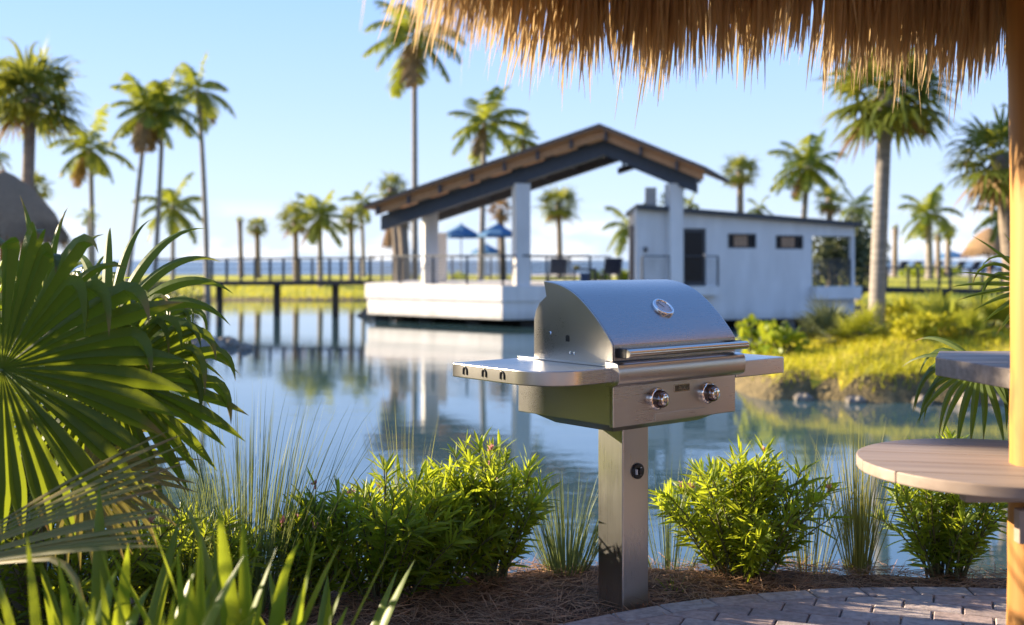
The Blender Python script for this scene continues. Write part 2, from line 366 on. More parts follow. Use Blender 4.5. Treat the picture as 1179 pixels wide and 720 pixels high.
MLAWN = simple('lawn_turf', (.30, .31, .008), (.46, .42, .018), rough=.9, scale=.8, bmp=.8, bdist=.08)
g = MB(); g.v.append(V); g.n = len(V); g.f = [tuple(q) for q in Fq.tolist()]; g.mi = mi.tolist()
tag(g.build('ground', [MSOIL, MMUD, MMEAD, MSAND, MLAWN], smooth=True), None, None, kind='structure')

# water: lagoon and the sea beyond it
m, t, b, o = mat('water_surface')
b.inputs['Base Color'].default_value = (.038, .080, .095, 1); b.inputs['Roughness'].default_value = .03; b.inputs['IOR'].default_value = 1.5; b.inputs['Specular IOR Level'].default_value = .8
f1 = noise(t, 1.1, 3, stretch=(.8, 2.2, 1)); f2 = noise(t, 5.5, 3, stretch=(.7, 2.0, 1)); fm_ = noise(t, .16, 3)
a1 = t.nodes.new('ShaderNodeMath'); a1.operation = 'MULTIPLY_ADD'; a1.inputs[1].default_value = .30
t.links.new(f2, a1.inputs[0]); t.links.new(f1, a1.inputs[2]); bump(t, b, a1.outputs[0], .085, .03)
mw = t.nodes.new('ShaderNodeMapRange'); mw.inputs['From Min'].default_value = .38; mw.inputs['From Max'].default_value = .62; mw.inputs['To Min'].default_value = .035; mw.inputs['To Max'].default_value = .19
t.links.new(fm_, mw.inputs[0]); t.links.new(mw.outputs[0], [n for n in t.nodes if n.type == 'BUMP'][0].inputs['Strength'])
MWATER = m
w = MB(); w.add([(-4000, 4.2, ZW), (4000, 4.2, ZW), (4000, 92, ZW), (-4000, 92, ZW)], [(0, 1, 2, 3)])
tag(w.build('water', MWATER), None, None, kind='structure')
m, t, b, o = mat('sea_surface')
b.inputs['Base Color'].default_value = (.13, .20, .28, 1); b.inputs['Roughness'].default_value = .5; b.inputs['Specular IOR Level'].default_value = .25
bump(t, b, noise(t, .8, 5, stretch=(.4, 1.4, 1)), .9, .4)
w = MB(); w.add([(-4000, 92, ZW), (4000, 92, ZW), (4000, 7600, ZW), (-4000, 7600, ZW)], [(0, 1, 2, 3)])
tag(w.build('sea', m), None, None, kind='structure')

# ------------------------------------------------------------------ patio
PC = np.array((1.60, 1.98)); PR = 2.47
def clip_circle(poly, r):
    N = 72; out = [np.array(p, float) for p in poly]
    for k in range(N):
        a = 2 * math.pi * k / N; n = np.array((math.cos(a), math.sin(a)))
        dd = [np.dot(p - PC, n) - r for p in out]
        if max(dd) <= 0: continue
        res = []
        for i in range(len(out)):
            j = (i + 1) % len(out)
            if dd[i] <= 0: res.append(out[i])
            if (dd[i] <= 0) != (dd[j] <= 0): tt = dd[i] / (dd[i] - dd[j]); res.append(out[i] + tt * (out[j] - out[i]))
        out = res
        if len(out) < 3: return None
    return out
def area(p): 
    p = np.array(p); return .5 * abs(np.dot(p[:, 0], np.roll(p[:, 1], -1)) - np.dot(p[:, 1], np.roll(p[:, 0], -1)))
def paver(mb, poly, z0=.004, z1=.034, gap=.003, bev=.004):
    p = np.array(poly); c = p.mean(0)
    def inset(dv): 
        return np.array([q + (c - q) / max(np.linalg.norm(c - q), 1e-6) * min(dv * 1.3, .3 * np.linalg.norm(c - q)) for q in p])
    dz = rng.uniform(-.0015, .0015)
    A = inset(gap); B = inset(gap + bev); n = len(p)
    v = [(q[0], q[1], z0) for q in A] + [(q[0], q[1], z1 - bev + dz) for q in A] + [(q[0], q[1], z1 + dz) for q in B]
    f = [(i, (i + 1) % n, n + (i + 1) % n, n + i) for i in range(n)] + [(n + i, n + (i + 1) % n, 2 * n + (i + 1) % n, 2 * n + i) for i in range(n)] + [tuple(range(2 * n, 3 * n))]
    mb.add(v, f)
pv = MB(); NB = 72
for k in range(NB):
    a0, a1 = 2 * math.pi * k / NB, 2 * math.pi * (k + 1) / NB
    rr = [(PR, a0), (PR, a1), (PR - .105, a1), (PR - .105, a0)]
    paver(pv, [PC + r_ * np.array((math.cos(a), math.sin(a))) for r_, a in rr])
ang = math.radians(-22); ca, sa = math.cos(ang), math.sin(ang)
for i in range(-16, 17):
    for j in range(-30, 31):
        u0 = i * .21 + (.105 if j % 2 else 0); v0 = j * .105
        q = [PC + np.array((u * ca - v * sa, u * sa + v * ca)) for u, v in ((u0, v0), (u0 + .21, v0), (u0 + .21, v0 + .105), (u0, v0 + .105))]
        if min(np.linalg.norm(np.array(q) - PC, axis=1)) > PR - .108: continue
        q = clip_circle(q, PR - .108)
        if q is not None and area(q) > .002: paver(pv, q)
m, t, b, o = mat('concrete_paver')
geo = t.nodes.new('ShaderNodeNewGeometry')
c1 = ramp(t, geo.outputs['Random Per Island'], [(0, (.33, .255, .235)), (.35, (.44, .325, .29)), (.7, (.42, .36, .34)), (1, (.50, .395, .36))])
c2 = ramp(t, noise(t, 40, 6), [(.35, (.72, .72, .72)), (.65, (1.08, 1.08, 1.08))])
mm = t.nodes.new('ShaderNodeMix'); mm.data_type = 'RGBA'; mm.blend_type = 'MULTIPLY'; mm.inputs[0].default_value = 1
t.links.new(c1, mm.inputs[6]); t.links.new(c2, mm.inputs[7]); t.links.new(mm.outputs[2], b.inputs['Base Color']); b.inputs['Roughness'].default_value = .8
bump(t, b, noise(t, 90, 5), .4, .004)
MPAVE = m
tag(pv.build('patio_paving', MPAVE), None, None, kind='structure')
# terrace behind the camera, under the hut
tb = MB(); prism(tb, [PC + (PR - .003) * np.array((math.cos(a), math.sin(a))) for a in np.linspace(0, 2 * math.pi, 72, endpoint=False)], -.02, .022)
tag(tb.build('patio_base', simple('joint_sand', (.20, .16, .13), (.27, .22, .18), rough=.95, scale=60)), None, None, kind='structure')

# pine straw mulch
K = 26000
x = rng.uniform(-1.7, 2.6, K); y = rng.uniform(3.5, 4.95, K)
ok = (np.hypot(x - PC[0], y - PC[1]) > PR + .005 - .03 * rng.random(K)) & (y < bank_y(x) + .12)
x, y = x[ok], y[ok]; K = len(x); a = rng.uniform(0, 2 * np.pi, K)
D = np.stack([np.cos(a), np.sin(a), rng.normal(.02, .13, K)], 1)
T = np.stack([-np.sin(a), np.cos(a), rng.normal(0, .5, K)], 1)
P = np.stack([x, y, ground_h(x, y) + rng.uniform(.002, .034, K)], 1)
mb = MB(); blades(mb, P, D, T, rng.uniform(.05, .16, K), rng.uniform(.0008, .0019, K), 2, rng.uniform(0, .15, K), prof=np.array([.8, 1, .4]))
tag(mb.build('pine_straw_mulch', MNEEDLE), 'reddish brown pine straw mulch around the grill post', 'mulch', kind='stuff')

# ------------------------------------------------------------------ the grill
GL = (.43, 4.298, 0); GR = math.radians(40)
gr = empty('gas_grill', GL, 'stainless steel gas grill with closed lid on a square post', 'grill', rz=GR)
mb = MB(); box(mb, -.0715, .0715, -.0675, .0675, -.1, .75); mb.build('post', MSV, gr, bevel=.006, seg=3)
xl, xr, yf, yk = -.336, .332, -.279, .232
# burner box: side walls, back, floor
mb = MB()
box(mb, xl, xl + .02, yf + .004, yk, .762, .968); box(mb, xr - .02, xr, yf + .004, yk, .762, .968); box(mb, xl + .02, xr - .02, yk - .02, yk, .762, .968); box(mb, xl + .02, xr - .02, yf + .03, yk - .02, .765, .80)
mb.build('burner_box', MS, gr, bevel=.003)
mb = MB(); v = []
for (a, bq, zz) in ((.10, .10, .722), (.03, .02, .764)):
    v += [(xl + a, yf + bq, zz), (xr - a, yf + bq, zz), (xr - a, yk - bq, zz), (xl + a, yk - bq, zz)]
mb.add(v, [(0, 3, 2, 1), (4, 5, 6, 7), (0, 1, 5, 4), (1, 2, 6, 5), (2, 3, 7, 6), (3, 0, 4, 7)]); mb.build('drip_pan', MSD, gr, bevel=.003)
mb = MB(); box(mb, xl, xr, yf, yf + .02, .756, .899); cp = mb.build('control_panel', MS, gr, bevel=.003)
mb = MB(); box(mb, -.125, .15, yf - .004, yf + .004, .760, .788); mb.build('drip_tray_front', MS, cp, bevel=.0015)
def face_front(xc, yc, zc): return Matrix.Translation((xc, yc, zc)) @ Matrix.Rotation(math.pi / 2, 4, 'X')
for kx in (-.118, .163):
    k = MB(); lathe(k, [(.041, 0), (.041, .010), (.037, .014), (.030, .015)], 32, face_front(kx, yf, .842)); bz = k.build('knob_bezel', MCH, cp, smooth=False, bevel=.001)
    k = MB(); lathe(k, [(.033, .008), (.0335, .018), (.031, .034), (.026, .042), (.0235, .0435)], 32, face_front(kx, yf, .842)); kk = k.build('knob', MKNOB, cp, bevel=.0015)
    k = MB(); lathe(k, [(.022, .0435), (.021, .046), (.012, .048), (.001, .0485)], 24, face_front(kx, yf, .842)); k.build('knob_cap', MCH, kk, smooth=True)
mb = MB(); box(mb, -.022, .062, yf - .004, yf + .002, .857, .886); pl = mb.build('badge_plate', simple('badge_metal', (.50, .45, .36), rough=.25, metal=1), cp, bevel=.001)
mb = MB(); box(mb, -.018, .058, yf - .0052, yf - .0035, .861, .882); mb.build('badge_field', simple('badge_dark', (.10, .085, .06), rough=.5, metal=.6), pl)
fc = bpy.data.curves.new('badge_lettering', 'FONT'); fc.body = 'AOG'; fc.size = .022; fc.extrude = .0008; fc.align_x = 'CENTER'; fc.align_y = 'CENTER'
fo = bpy.data.objects.new('lettering_source', fc); COL.objects.link(fo); bpy.context.view_layer.update()
fm = bpy.data.meshes.new_from_object(fo.evaluated_get(bpy.context.evaluated_depsgraph_get())); bpy.data.objects.remove(fo)
fo = bpy.data.objects.new('badge_lettering', fm); COL.objects.link(fo); fo.parent = pl; fo.location = (.02, yf - .0062, .8715); fo.rotation_euler = (math.pi / 2, 0, 0)
fm.materials.clear(); fm.materials.append(MCH)
# bull-nosed front rail
def extr(mb, prof, x0, x1, closed=True, inset=0):
    n = len(prof); v = [(x0 + inset * i_, p[0], p[1]) for p in prof for i_ in (0,)] + [(x1, p[0], p[1]) for p in prof]
    f = [(i, (i + 1) % n, n + (i + 1) % n, n + i) for i in range(n if closed else n - 1)]
    if closed: f += [tuple(range(n))[::-1], tuple(range(n, 2 * n))]
    mb.add(v, f)
pr = [(yf + .03, .900), (yf - .012, .900)] + [(yf - .028 - .014 * math.sin(a), .944 - .038 * math.cos(a)) for a in np.linspace(.3, math.pi - .15, 10)] + [(yf - .012, .985), (yf + .03, .986)]
mb = MB(); extr(mb, pr, xl - .012, xr + .012); mb.build('front_rail', MS, gr, bevel=.0025)
# lid profile t (from front) -> z
key = [(0, .988), (0, 1.042), (.034, 1.084), (.102, 1.152), (.19, 1.216), (.275, 1.249), (.363, 1.261), (.41, 1.255)]
def curve(key, n):
    k = np.array(key); s = np.concatenate([[0], np.cumsum(np.linalg.norm(np.diff(k, axis=0), axis=1))])
    out = []
    for u in np.linspace(s[1], s[-1], n):
        i = min(max(np.searchsorted(s, u) - 1, 1), len(k) - 2); tt = (u - s[i]) / (s[i + 1] - s[i])
        p0, p1, p2, p3 = k[max(i - 1, 1)], k[i], k[i + 1], k[min(i + 2, len(k) - 1)]
        out.append(.5 * ((2 * p1) + (-p0 + p2) * tt + (2 * p0 - 5 * p1 + 4 * p2 - p3) * tt ** 2 + (-p0 + 3 * p1 - 3 * p2 + p3) * tt ** 3))
    return out
cv = [q for q in curve(key, 30) if q[0] <= .3635]
lidp = [(yf, .988)] + [(yf + p[0], p[1]) for p in cv]
mb = MB(); extr(mb, lidp, xl + .004, xr - .004, closed=False)
lid = mb.build('lid', steel('lid_steel', (.37, .36, .355), .23), gr, smooth=True)
md = lid.modifiers.new('sol', 'SOLIDIFY'); md.thickness = .004; md.offset = 0
me = lid.data
bv = lid.modifiers.new('bv', 'BEVEL'); bv.width = .002; bv.segments = 2; bv.limit_method = 'ANGLE'; bv.angle_limit = math.radians(35)
lid.modifiers.new('wn', 'WEIGHTED_NORMAL')
for sx in (xl - .001, xr - .004):
    mb = MB(); pf = [(yf + .002, .986), (yf + .001, 1.042)] + [(yf + p[0] + .001, p[1] + .001) for p in cv if p[0] <= .363] + [(yf + .318, 1.082), (yf + .300, 1.066), (yf + .05, .990)]
    extr(mb, pf[::-1], sx, sx + .005); mb.build('lid_end', MS, lid, bevel=.0012)
# fixed rear housing ends, back and top
for sx in (xl + .006, xr - .010):
    mb = MB(); pf = [(yf + .02, .970), (yf + .425, .970), (yf + .425, 1.115), (yf + .415, 1.15), (yf + .395, 1.18), (yf + .36, 1.205), (yf + .30, 1.20), (yf + .06, 1.02)]
    extr(mb, pf, sx, sx + .004); mb.build('housing_end', MS, gr, bevel=.001)
mb = MB(); hb = [(yf + .424, .970), (yf + .424, 1.115), (yf + .414, 1.15), (yf + .394, 1.18), (yf + .359, 1.205), (yf + .30, 1.20)]
extr(mb, hb, xl + .0105, xr - .0105, closed=False); hbk = mb.build('housing_back', MS, gr, smooth=True); q_ = hbk.modifiers.new('s', 'SOLIDIFY'); q_.thickness = .003; q_.offset = 0
# lid hardware: hinge screw, latch notch, rivets
for (tt, zz, rr_) in ((.322, 1.072, .006),):
    k = MB(); lathe(k, [(rr_, 0), (rr_, .004), (rr_ * .6, .006)], 16, Matrix.Translation((xl - .001, yf + tt, zz)) @ Matrix.Rotation(-math.pi / 2, 4, 'Y')); k.build('hinge_screw', MCH, lid)
k = MB(); box(k, xl - .003, xl, yf + .222, yf + .240, 1.045, 1.060); lathe(k, [(.009, 0), (.009, .003)], 16, Matrix.Translation((xl - .0005, yf + .231, 1.060)) @ Matrix.Rotation(-math.pi / 2, 4, 'Y')); k.build('lid_notch', MBK, lid)
for tt in (.20, .222):
    k = MB(); lathe(k, [(.006, 0), (.005, .003), (.001, .004)], 14, Matrix.Translation((xl + .006, yf + tt, 1.004)) @ Matrix.Rotation(-math.pi / 2, 4, 'Y')); k.build('rivet', MCH, gr)
# handle
mb = MB(); hz, hy = 1.016, yf - .048
tube(mb, [(xl + .022, hy, hz), (xr + .006, hy, hz)], .0155, 20); hd = mb.build('handle', MCH if False else steel('polished_handle', (.60, .56, .50), .16), lid, bevel=.003)
for hx in (xl + .032, xr - .02):
    mb = MB(); box(mb, hx - .012, hx + .012, hy + .004, yf + .001, hz - .017, hz + .017); mb.build('handle_bracket', MBK, hd, bevel=.004)
# thermometer
i0 = 9; pA, pB = np.array(cv[i0]), np.array(cv[i0 + 1]); tg = nrm(pB - pA); nr_ = Vector((0, -tg[1], tg[0])); pt = (pA + pB) / 2
xcT = .035
Mt = Matrix.Translation((xcT, yf + pt[0], pt[1])) @ Vector((0, 0, 1)).rotation_difference(nr_).to_matrix().to_4x4()
k = MB(); lathe(k, [(.046, -.004), (.046, .008), (.042, .014), (.036, .015), (.034, .010)], 40, Mt); tg_ = k.build('thermometer', MCH, lid, bevel=.001)
k = MB(); lathe(k, [(.034, .0095), (.034, .0105)], 40, Mt); k.build('dial_face', simple('dial_face', (.50, .50, .52), rough=.2), tg_)
k = MB(); box(k, -.0012, .0012, -.004, .026, .0112, .012, M=Mt @ Matrix.Rotation(.5, 4, 'Z'))
for a in np.linspace(-2.2, 2.2, 12):
    box(k, -.0009, .0009, .025, .031, .0108, .0113, M=Mt @ Matrix.Rotation(a, 4, 'Z'))
k.build('dial_needle', MBK, tg_)
# side shelves
def shelf(sx0, sx1, z0, z1, outer, r):
    pts = []
    s = 1 if outer > 0 else -1
    x0, x1 = sx0, sx1
    pts = [(x0, yk), (x1, yk)]
    for a in np.linspace(0, math.pi / 2, 12): pts.append((x1 - s * r * (1 - math.cos(a)), yf - .004 + r * (1 - math.sin(a))))
    pts.append((x0, yf - .004))
    if s < 0: pts = pts[::-1]
    mb = MB(); prism(mb, pts, z0, z1); return mb.build('side_shelf', MS, gr, bevel=.004, seg=3)
sl = shelf(xl - .001, -.651, .916, .967, -1, .17); sr = shelf(xr + .001, .647, .886, .950, 1, .02)
for yy in (.155, .045, -.055, -.125):
    k = MB(); hxx = -.6525
    arc = [(hxx, yy + .010 * math.cos(a), .944 + .012 * math.sin(a)) for a in np.linspace(0, math.pi, 9)]
    arc = [(hxx, yy + .010, .930)] + arc + [(hxx, yy - .010, .930)]
    if yy < -.1: arc = [(p[0] + .0065, p[1], p[2]) for p in arc]
    tube(k, arc, .0032, 6); k.build('tool_hook_slot', MBK, sl)
k = MB(); box(k, -.340, -.322, yf + .03, yk, .968, .974); k.build('shelf_flange', MS, sl, bevel=.001)
# gas timer dial on post
k = MB(); lathe(k, [(.030, 0), (.030, .008), (.026, .011)], 28, face_front(.008, -.0675, .535)); tm = k.build('timer_dial', MBK, gr, bevel=.001)
k = MB(); box(k, -.0145, -.0085, -.086, -.078, .525, .545); box(k, .0125, .0205, -.0805, -.0783, .546, .550); box(k, .0125, .0205, -.0805, -.0783, .520, .524); k.build('timer_pointer', simple('dial_marking', (.6, .6, .6), rough=.5), tm)
k = MB(); lathe(k, [(.013, .011), (.012, .022), (.006, .023)], 20, face_front(.008, -.0675, .535)); k.build('timer_knob', MBK, tm)

# ------------------------------------------------------------------ tiki hut: pole, eave, thatch
hut = empty('tiki_hut', (1.50, 1.40, 0), 'thatched tiki hut with shaggy eave hanging over the grill and a peeled log post', 'hut')
def HL(p): return np.asarray(p, float) - np.array((1.50, 1.40, 0))
pole_c = (1.468, 3.10)
def add_pole(x, y, r, h, par):
    n = 26; zz = np.linspace(-.1, h, n); k = MB(); rr_ = r * (1 + .03 * np.sin(zz * 2.3 + x) + .012 * rng.normal(size=n))
    tube(k, HL(np.stack([x + .006 * np.sin(zz * 1.7), y + .006 * np.cos(zz * 2.1), zz], 1)), rr_, 28)
    return k.build('post', MPOLE, par, smooth=True)
add_pole(pole_c[0], pole_c[1], .082, 2.7, hut); add_pole(.75, -.70, .082, 2.7, hut); add_pole(3.3, .3, .082, 2.7, hut)
HV = [np.array(p) for p in ((-.33, .9), (-.15, 2.98), (.15, 3.36), (1.2, 3.48), (2.56, 3.42), (3.7, 1.4), (2.6, -.9), (.4, -.9))]
NH = len(HV); cH = np.array((1.5, 1.3))
ze, za = 2.22, 4.0
k = MB(); v = []
for z_off in (0, .16):
    v += [(p[0], p[1], ze + z_off) for p in HV] + [(cH[0], cH[1], za + z_off)]
v = HL(np.array(v)); m1 = NH + 1
f = [(i, (i + 1) % NH, NH) for i in range(NH)] + [((i + 1) % NH + m1, i + m1, NH + m1) for i in range(NH)] + [(i, i + m1, (i + 1) % NH + m1, (i + 1) % NH) for i in range(NH)]
k.add(v, f); k.build('thatch_roof', MTHROOF, hut)
for i in range(NH):
    a, b_ = HV[i], HV[(i + 1) % NH]; a = cH + (a - cH) * .86; b_ = cH + (b_ - cH) * .86
    k = MB(); beam(k, HL((a[0], a[1], 2.46)), HL((b_[0], b_[1], 2.46)), .09, .09); k.build('eave_beam', MPOLE, hut)
    k = MB(); beam(k, HL((a[0], a[1], 2.52)), HL((cH[0], cH[1], za - .05)), .08, .08); k.build('rafter', MPOLE, hut)
def fringe(i, per, layers, par):
    a, b_ = HV[i], HV[(i + 1) % NH]; e = b_ - a; ln = np.linalg.norm(e); e = e / ln; outn = np.array((e[1], -e[0])); mid = (a + b_) / 2 - cH
    if np.dot(outn, mid) < 0: outn = -outn
    k = MB()
    for lay in range(layers):
        K = int(per * ln); s = rng.uniform(-.03, ln + .03, K); inn = lay * .055 + rng.uniform(0, .05, K)
        z0 = ze + .10 + lay * .045 + rng.uniform(-.04, .06, K)
        P = np.stack([a[0] + e[0] * s - outn[0] * inn, a[1] + e[1] * s - outn[1] * inn, z0], 1)
        clump = .035 * np.sin(s * 9 + i) + .03 * np.sin(s * 23 + 2 * i) + .025 * np.sin(s * 51)
        sway = rng.normal(0, .07, K) + .10 * np.sin(s * 14 + lay) * .6
        o_ = rng.normal(.22, .12, K)
        D = np.stack([outn[0] * o_ + e[0] * sway, outn[1] * o_ + e[1] * sway, -np.ones(K)], 1)
        an = rng.uniform(-1.0, 1.0, K)
        T = np.stack([e[0] * np.cos(an) + outn[0] * np.sin(an), e[1] * np.cos(an) + outn[1] * np.sin(an), np.zeros(K)], 1)
        tip = ze - .27 + lay * .012 + clump + rng.normal(0, .035, K) - np.where(rng.random(K) < .012, rng.uniform(.04, .13, K), 0)
        LL = np.maximum(.14, (z0 - tip) / .96)
        blades(k, HL(P), D, T, LL, rng.uniform(.003, .0095, K), 6, rng.uniform(.02, .12, K), prof=np.array([1, 1, 1, .92, .75, .45, .06]), fold=.35)
    return k.build('thatch_fringe', MTHATCH, par)
for i in range(NH): fringe(i, 210 if i in (0, 1, 2, 3) else 120, 4, hut)

# bar table round the hut post
tbx, tby, tbz, tr_ = X(1152, 3.16), 3.16, .772, .392
tbl = empty('bar_table', (tbx, tby, 0), 'round brown plank table fixed round the peeled log post', 'table')
n = 5; wd = 2 * tr_ / n
for i in range(n):
    y0, y1 = -tr_ + i * wd + .0015, -tr_ + (i + 1) * wd - .0015
    yy = np.linspace(y0, y1, 14); lft = [(-math.sqrt(max(tr_ ** 2 - q * q, 1e-5)), q) for q in yy]; rgt = [(-p[0], p[1]) for p in lft][::-1]
    k = MB(); prism(k, (lft + rgt)[::-1], tbz - .033, tbz)
    if i == 0: k0 = k
    else: k0.add(np.concatenate(k.v), k.f, 0)
k0.build('table_top', MTABLE, tbl, bevel=.004).rotation_euler = (0, 0, math.radians(-12))
for yb_ in (-.175, .15):
    k = MB(); box(k, -.17, .25, yb_, yb_ + .045, tbz - .083, tbz - .035); k.build('batten', MTABLE, tbl, bevel=.004)
k = MB(); px_ = pole_c[0] - tbx
box(k, px_ - .115, px_ + .20, -.215 + (pole_c[1] - tby) + .08, -.10 + (pole_c[1] - tby) - .0, tbz - .19, tbz - .098); k.build('support_block', MTABLE, tbl, bevel=.004)
# grey wooden arm on the post, further back
arm = empty('bar_shelf', (X(1180, 3.30), 3.30, 0), 'thick silvered wooden plank shelf jutting out beside the log post', 'shelf')
k = MB(); zA = 1.014
pA_ = [(X(1077, 3.75), 3.75), (X(1081, 4.0), 4.0), (X(1200, 4.0), 4.0), (X(1200, 3.2), 3.2)]
pA_ = [(p[0] - arm.location.x, p[1] - arm.location.y) for p in pA_]
prism(k, [pA_[0], pA_[3], pA_[2], pA_[1]], zA - .062, zA); k.build('plank', MGREYW, arm, bevel=.004)
k = MB(); box(k, .12, .22, .0, .12, zA - .14, zA - .064); k.build('bracket', MGREYW, arm, bevel=.004)

# ------------------------------------------------------------------ foreground plants
def oleander(px, d, wid, hgt, nst, label, cat='shrub', m=MOLE, seed=1, flowers=6, leafn=26, ll=(.055, .115), depth=None, z0=None, group='oleander shrubs along the bank'):
    r = np.random.default_rng(seed); x0, y0 = X(px, d), d
    z0 = GZ(x0, y0) if z0 is None else z0
    root = empty('oleander_shrub', (x0, y0, z0), label, cat, group)
    ks = MB(); kl = MB(); kf = MB(); depth = depth or wid * .8; tips = []
    for s in range(nst):
        a = r.uniform(0, 2 * math.pi); q = math.sqrt(r.random())
        tip = np.array((math.cos(a) * q * wid / 2, math.sin(a) * q * depth / 2, hgt * (1 - .40 * q ** 2.2 + .10 * math.sin(3 * a + seed) * q) * r.uniform(.76, 1.04)))
        b0 = np.array((tip[0] * .22, tip[1] * .22, -.02)) + r.normal(0, .015, 3) * (1, 1, 0)
        mid = (b0 + tip) / 2 + np.array((tip[0] * -.10, tip[1] * -.10, .05 * hgt)) + r.normal(0, .02, 3)
        uu = np.linspace(0, 1, 9)[:, None]; pts = (1 - uu) ** 2 * b0 + 2 * uu * (1 - uu) * mid + uu ** 2 * tip
        tube(ks, pts, np.linspace(.0055, .0022, 9), 5, False); tips.append(pts[-1])
        K = int(leafn * 1.5); s_ = 1 - r.random(K) ** 1.3 * .84; idx = s_ * 8; i0_ = np.minimum(idx.astype(int), 7); fr = (idx - i0_)[:, None]
        P = pts[i0_] * (1 - fr) + pts[i0_ + 1] * fr; tan = nrm(pts[i0_ + 1] - pts[i0_])
        az = r.uniform(0, 2 * math.pi, K); ref = nrm(np.cross(tan, [.3, .2, .1])); ref2 = np.cross(tan, ref)
        side = np.cos(az)[:, None] * ref + np.sin(az)[:, None] * ref2
        up = r.uniform(.25, 1.15, K)[:, None] + (s_[:, None] > .93) * .6
        D = nrm(side + tan * up); T = np.cross(D, side + r.normal(0, .25, (K, 3)) + tan * .2)
        T = nrm(np.where(np.linalg.norm(T, axis=1, keepdims=True) < 1e-3, ref, T))
        blades(kl, P, D, T, r.uniform(*ll, K), r.uniform(.0042, .0078, K), 4, r.uniform(.02, .26, K), prof=np.array([.3, .9, 1, .7, .03]), fold=.25)
    for i in r.choice(len(tips), min(flowers, len(tips)), replace=False):
        kf = MB(); K = 9; p = tips[i] + (0, 0, .012); D = nrm(r.normal(0, 1, (K, 3)) + (0, 0, 1.2)); T = nrm(np.cross(D, r.normal(0, 1, (K, 3))))
        blades(kf, np.repeat(p[None], K, 0), D, T, r.uniform(.014, .03, K), .006, 3, .1, prof=np.array([.3, .9, 1, .3])); kf.build('flower_cluster', MPINK, root)
    ks.build('stem', MSTEM, root); kl.build('leaves', m, root)
    return root
oleander(856, 4.72, .78, .52, 88, 'bright sunlit oleander shrub right of the grill post', seed=3, flowers=7)
oleander(1085, 4.72, .62, .55, 46, 'oleander shrub growing beneath the round plank table', seed=4, flowers=0, m=MOLED)
oleander(440, 4.42, .80, .50, 66, 'loose oleander with pink buds in the middle of the left bank', seed=5, flowers=5)
oleander(562, 4.66, .58, .56, 54, 'full green oleander left of the grill post beside a grass clump', seed=6, flowers=5)
oleander(500, 4.52, .62, .44, 46, 'low oleander filling the space between the pink budded and the full green one', seed=12, flowers=2)
oleander(365, 4.30, .40, .45, 26, 'thin dark oleander with a pink flower behind the strap leaves', seed=8, flowers=4, m=MOLED)
oleander(60, 3.75, 1.0, .62, 60, 'dark oleander under the fan palm at the lower left corner', seed=9, flowers=5, m=MOLED)
oleander(215, 4.05, .6, .42, 36, 'low dark oleander between the fan palm and the cordgrass', seed=10, flowers=2, m=MOLED)

def grass_clump(px, d, wid, hgt, n, label, m, seed, group='grass clumps along the bank', z0=None, w=(.0012, .003), lean=.5):
    r = np.random.default_rng(seed); x0 = X(px, d); z0 = GZ(x0, d) if z0 is None else z0
    k = MB(); a = r.uniform(0, 2 * np.pi, n); q = np.sqrt(r.random(n))
    P = np.stack([np.cos(a) * q * wid * .22, np.sin(a) * q * wid * .22, -.02 * np.ones(n)], 1)
    le = r.normal(0, .1, n) + q * lean
    D = np.stack([np.cos(a) * le, np.sin(a) * le, np.ones(n)], 1); T = np.stack([-np.sin(a), np.cos(a), 0 * a], 1) + r.normal(0, .6, (n, 3))
    blades(k, P, D, T, hgt * r.uniform(.5, 1.12, n), r.uniform(*w, n), 8, r.uniform(.0, .34, n), 1.5, prof=np.array([1, 1, 1, .97, .9, .8, .6, .35, .05]))
    o_ = k.build('cordgrass', m, loc=(x0, d, z0)); return tag(o_, label, 'grass clump', group)
grass_clump(652, 4.78, .40, .42, 260, 'dark green cordgrass clump left of the steel grill post', MREED, 21)
grass_clump(988, 4.80, .26, .62, 170, 'golden upright cordgrass between two oleanders', MREEDY, 22, lean=.22)
grass_clump(285, 4.25, .75, .82, 420, 'tall wispy blue green cordgrass beside the fan palm', MREED, 23, lean=.38)
grass_clump(205, 4.1, .6, .62, 260, 'cordgrass clump close under the fan palm blades', MREED, 24, lean=.45)
grass_clump(466, 4.72, .20, .74, 46, 'sparse tall cordgrass blades rising behind the pink budded oleander', MREEDY, 25, lean=.28)
grass_clump(770, 4.85, .4, .55, 60, 'thin cordgrass blades at the water between grill post and bright oleander', MREED, 26, lean=.5)
grass_clump(930, 4.86, .4, .62, 46, 'sparse seed grass behind the bright oleander', MREEDY, 27, lean=.35)
for px, d, h_ in ((776, 4.5, .09),):
    grass_clump(px, d, .08, h_, 14, 'tiny green sprout in the pine straw', MSTRAP, 30, w=(.002, .004), lean=.9)

def strap_plant(px, d, n, hgt, label, seed, wid=.024, lean=.55, z0=0):
    r = np.random.default_rng(seed); x0 = X(px, d); a = r.uniform(0, 2 * np.pi, n) ; q = np.sqrt(r.random(n))
    k = MB(); P = np.stack([np.cos(a) * .05 * q, np.sin(a) * .05 * q, np.zeros(n)], 1)
    le = lean * q + .04; D = np.stack([np.cos(a) * le, np.sin(a) * le, np.ones(n)], 1); T = np.stack([-np.sin(a), np.cos(a), 0 * a], 1) + r.normal(0, .25, (n, 3))
    blades(k, P, D, T, hgt * r.uniform(.72, 1.1, n), wid * r.uniform(.7, 1.15, n), 12, r.uniform(.0, .07, n), 2, prof=np.array([.8, .9, 1, 1, 1, 1, .97, .92, .84, .72, .55, .33, .03]), fold=.3, sb=np.where(r.random(n) < .15, .6, 2), gb=.25)
    return tag(k.build('strap_leaf_lily', MSTRAP, loc=(x0, d, z0), smooth=True), label, 'lily plant', 'strap leaved lilies at the lower left')
strap_plant(290, 2.75, 18, .74, 'strap leaved lily with tall upright blades in front of the pink budded oleander', 41, wid=.025, lean=.42)
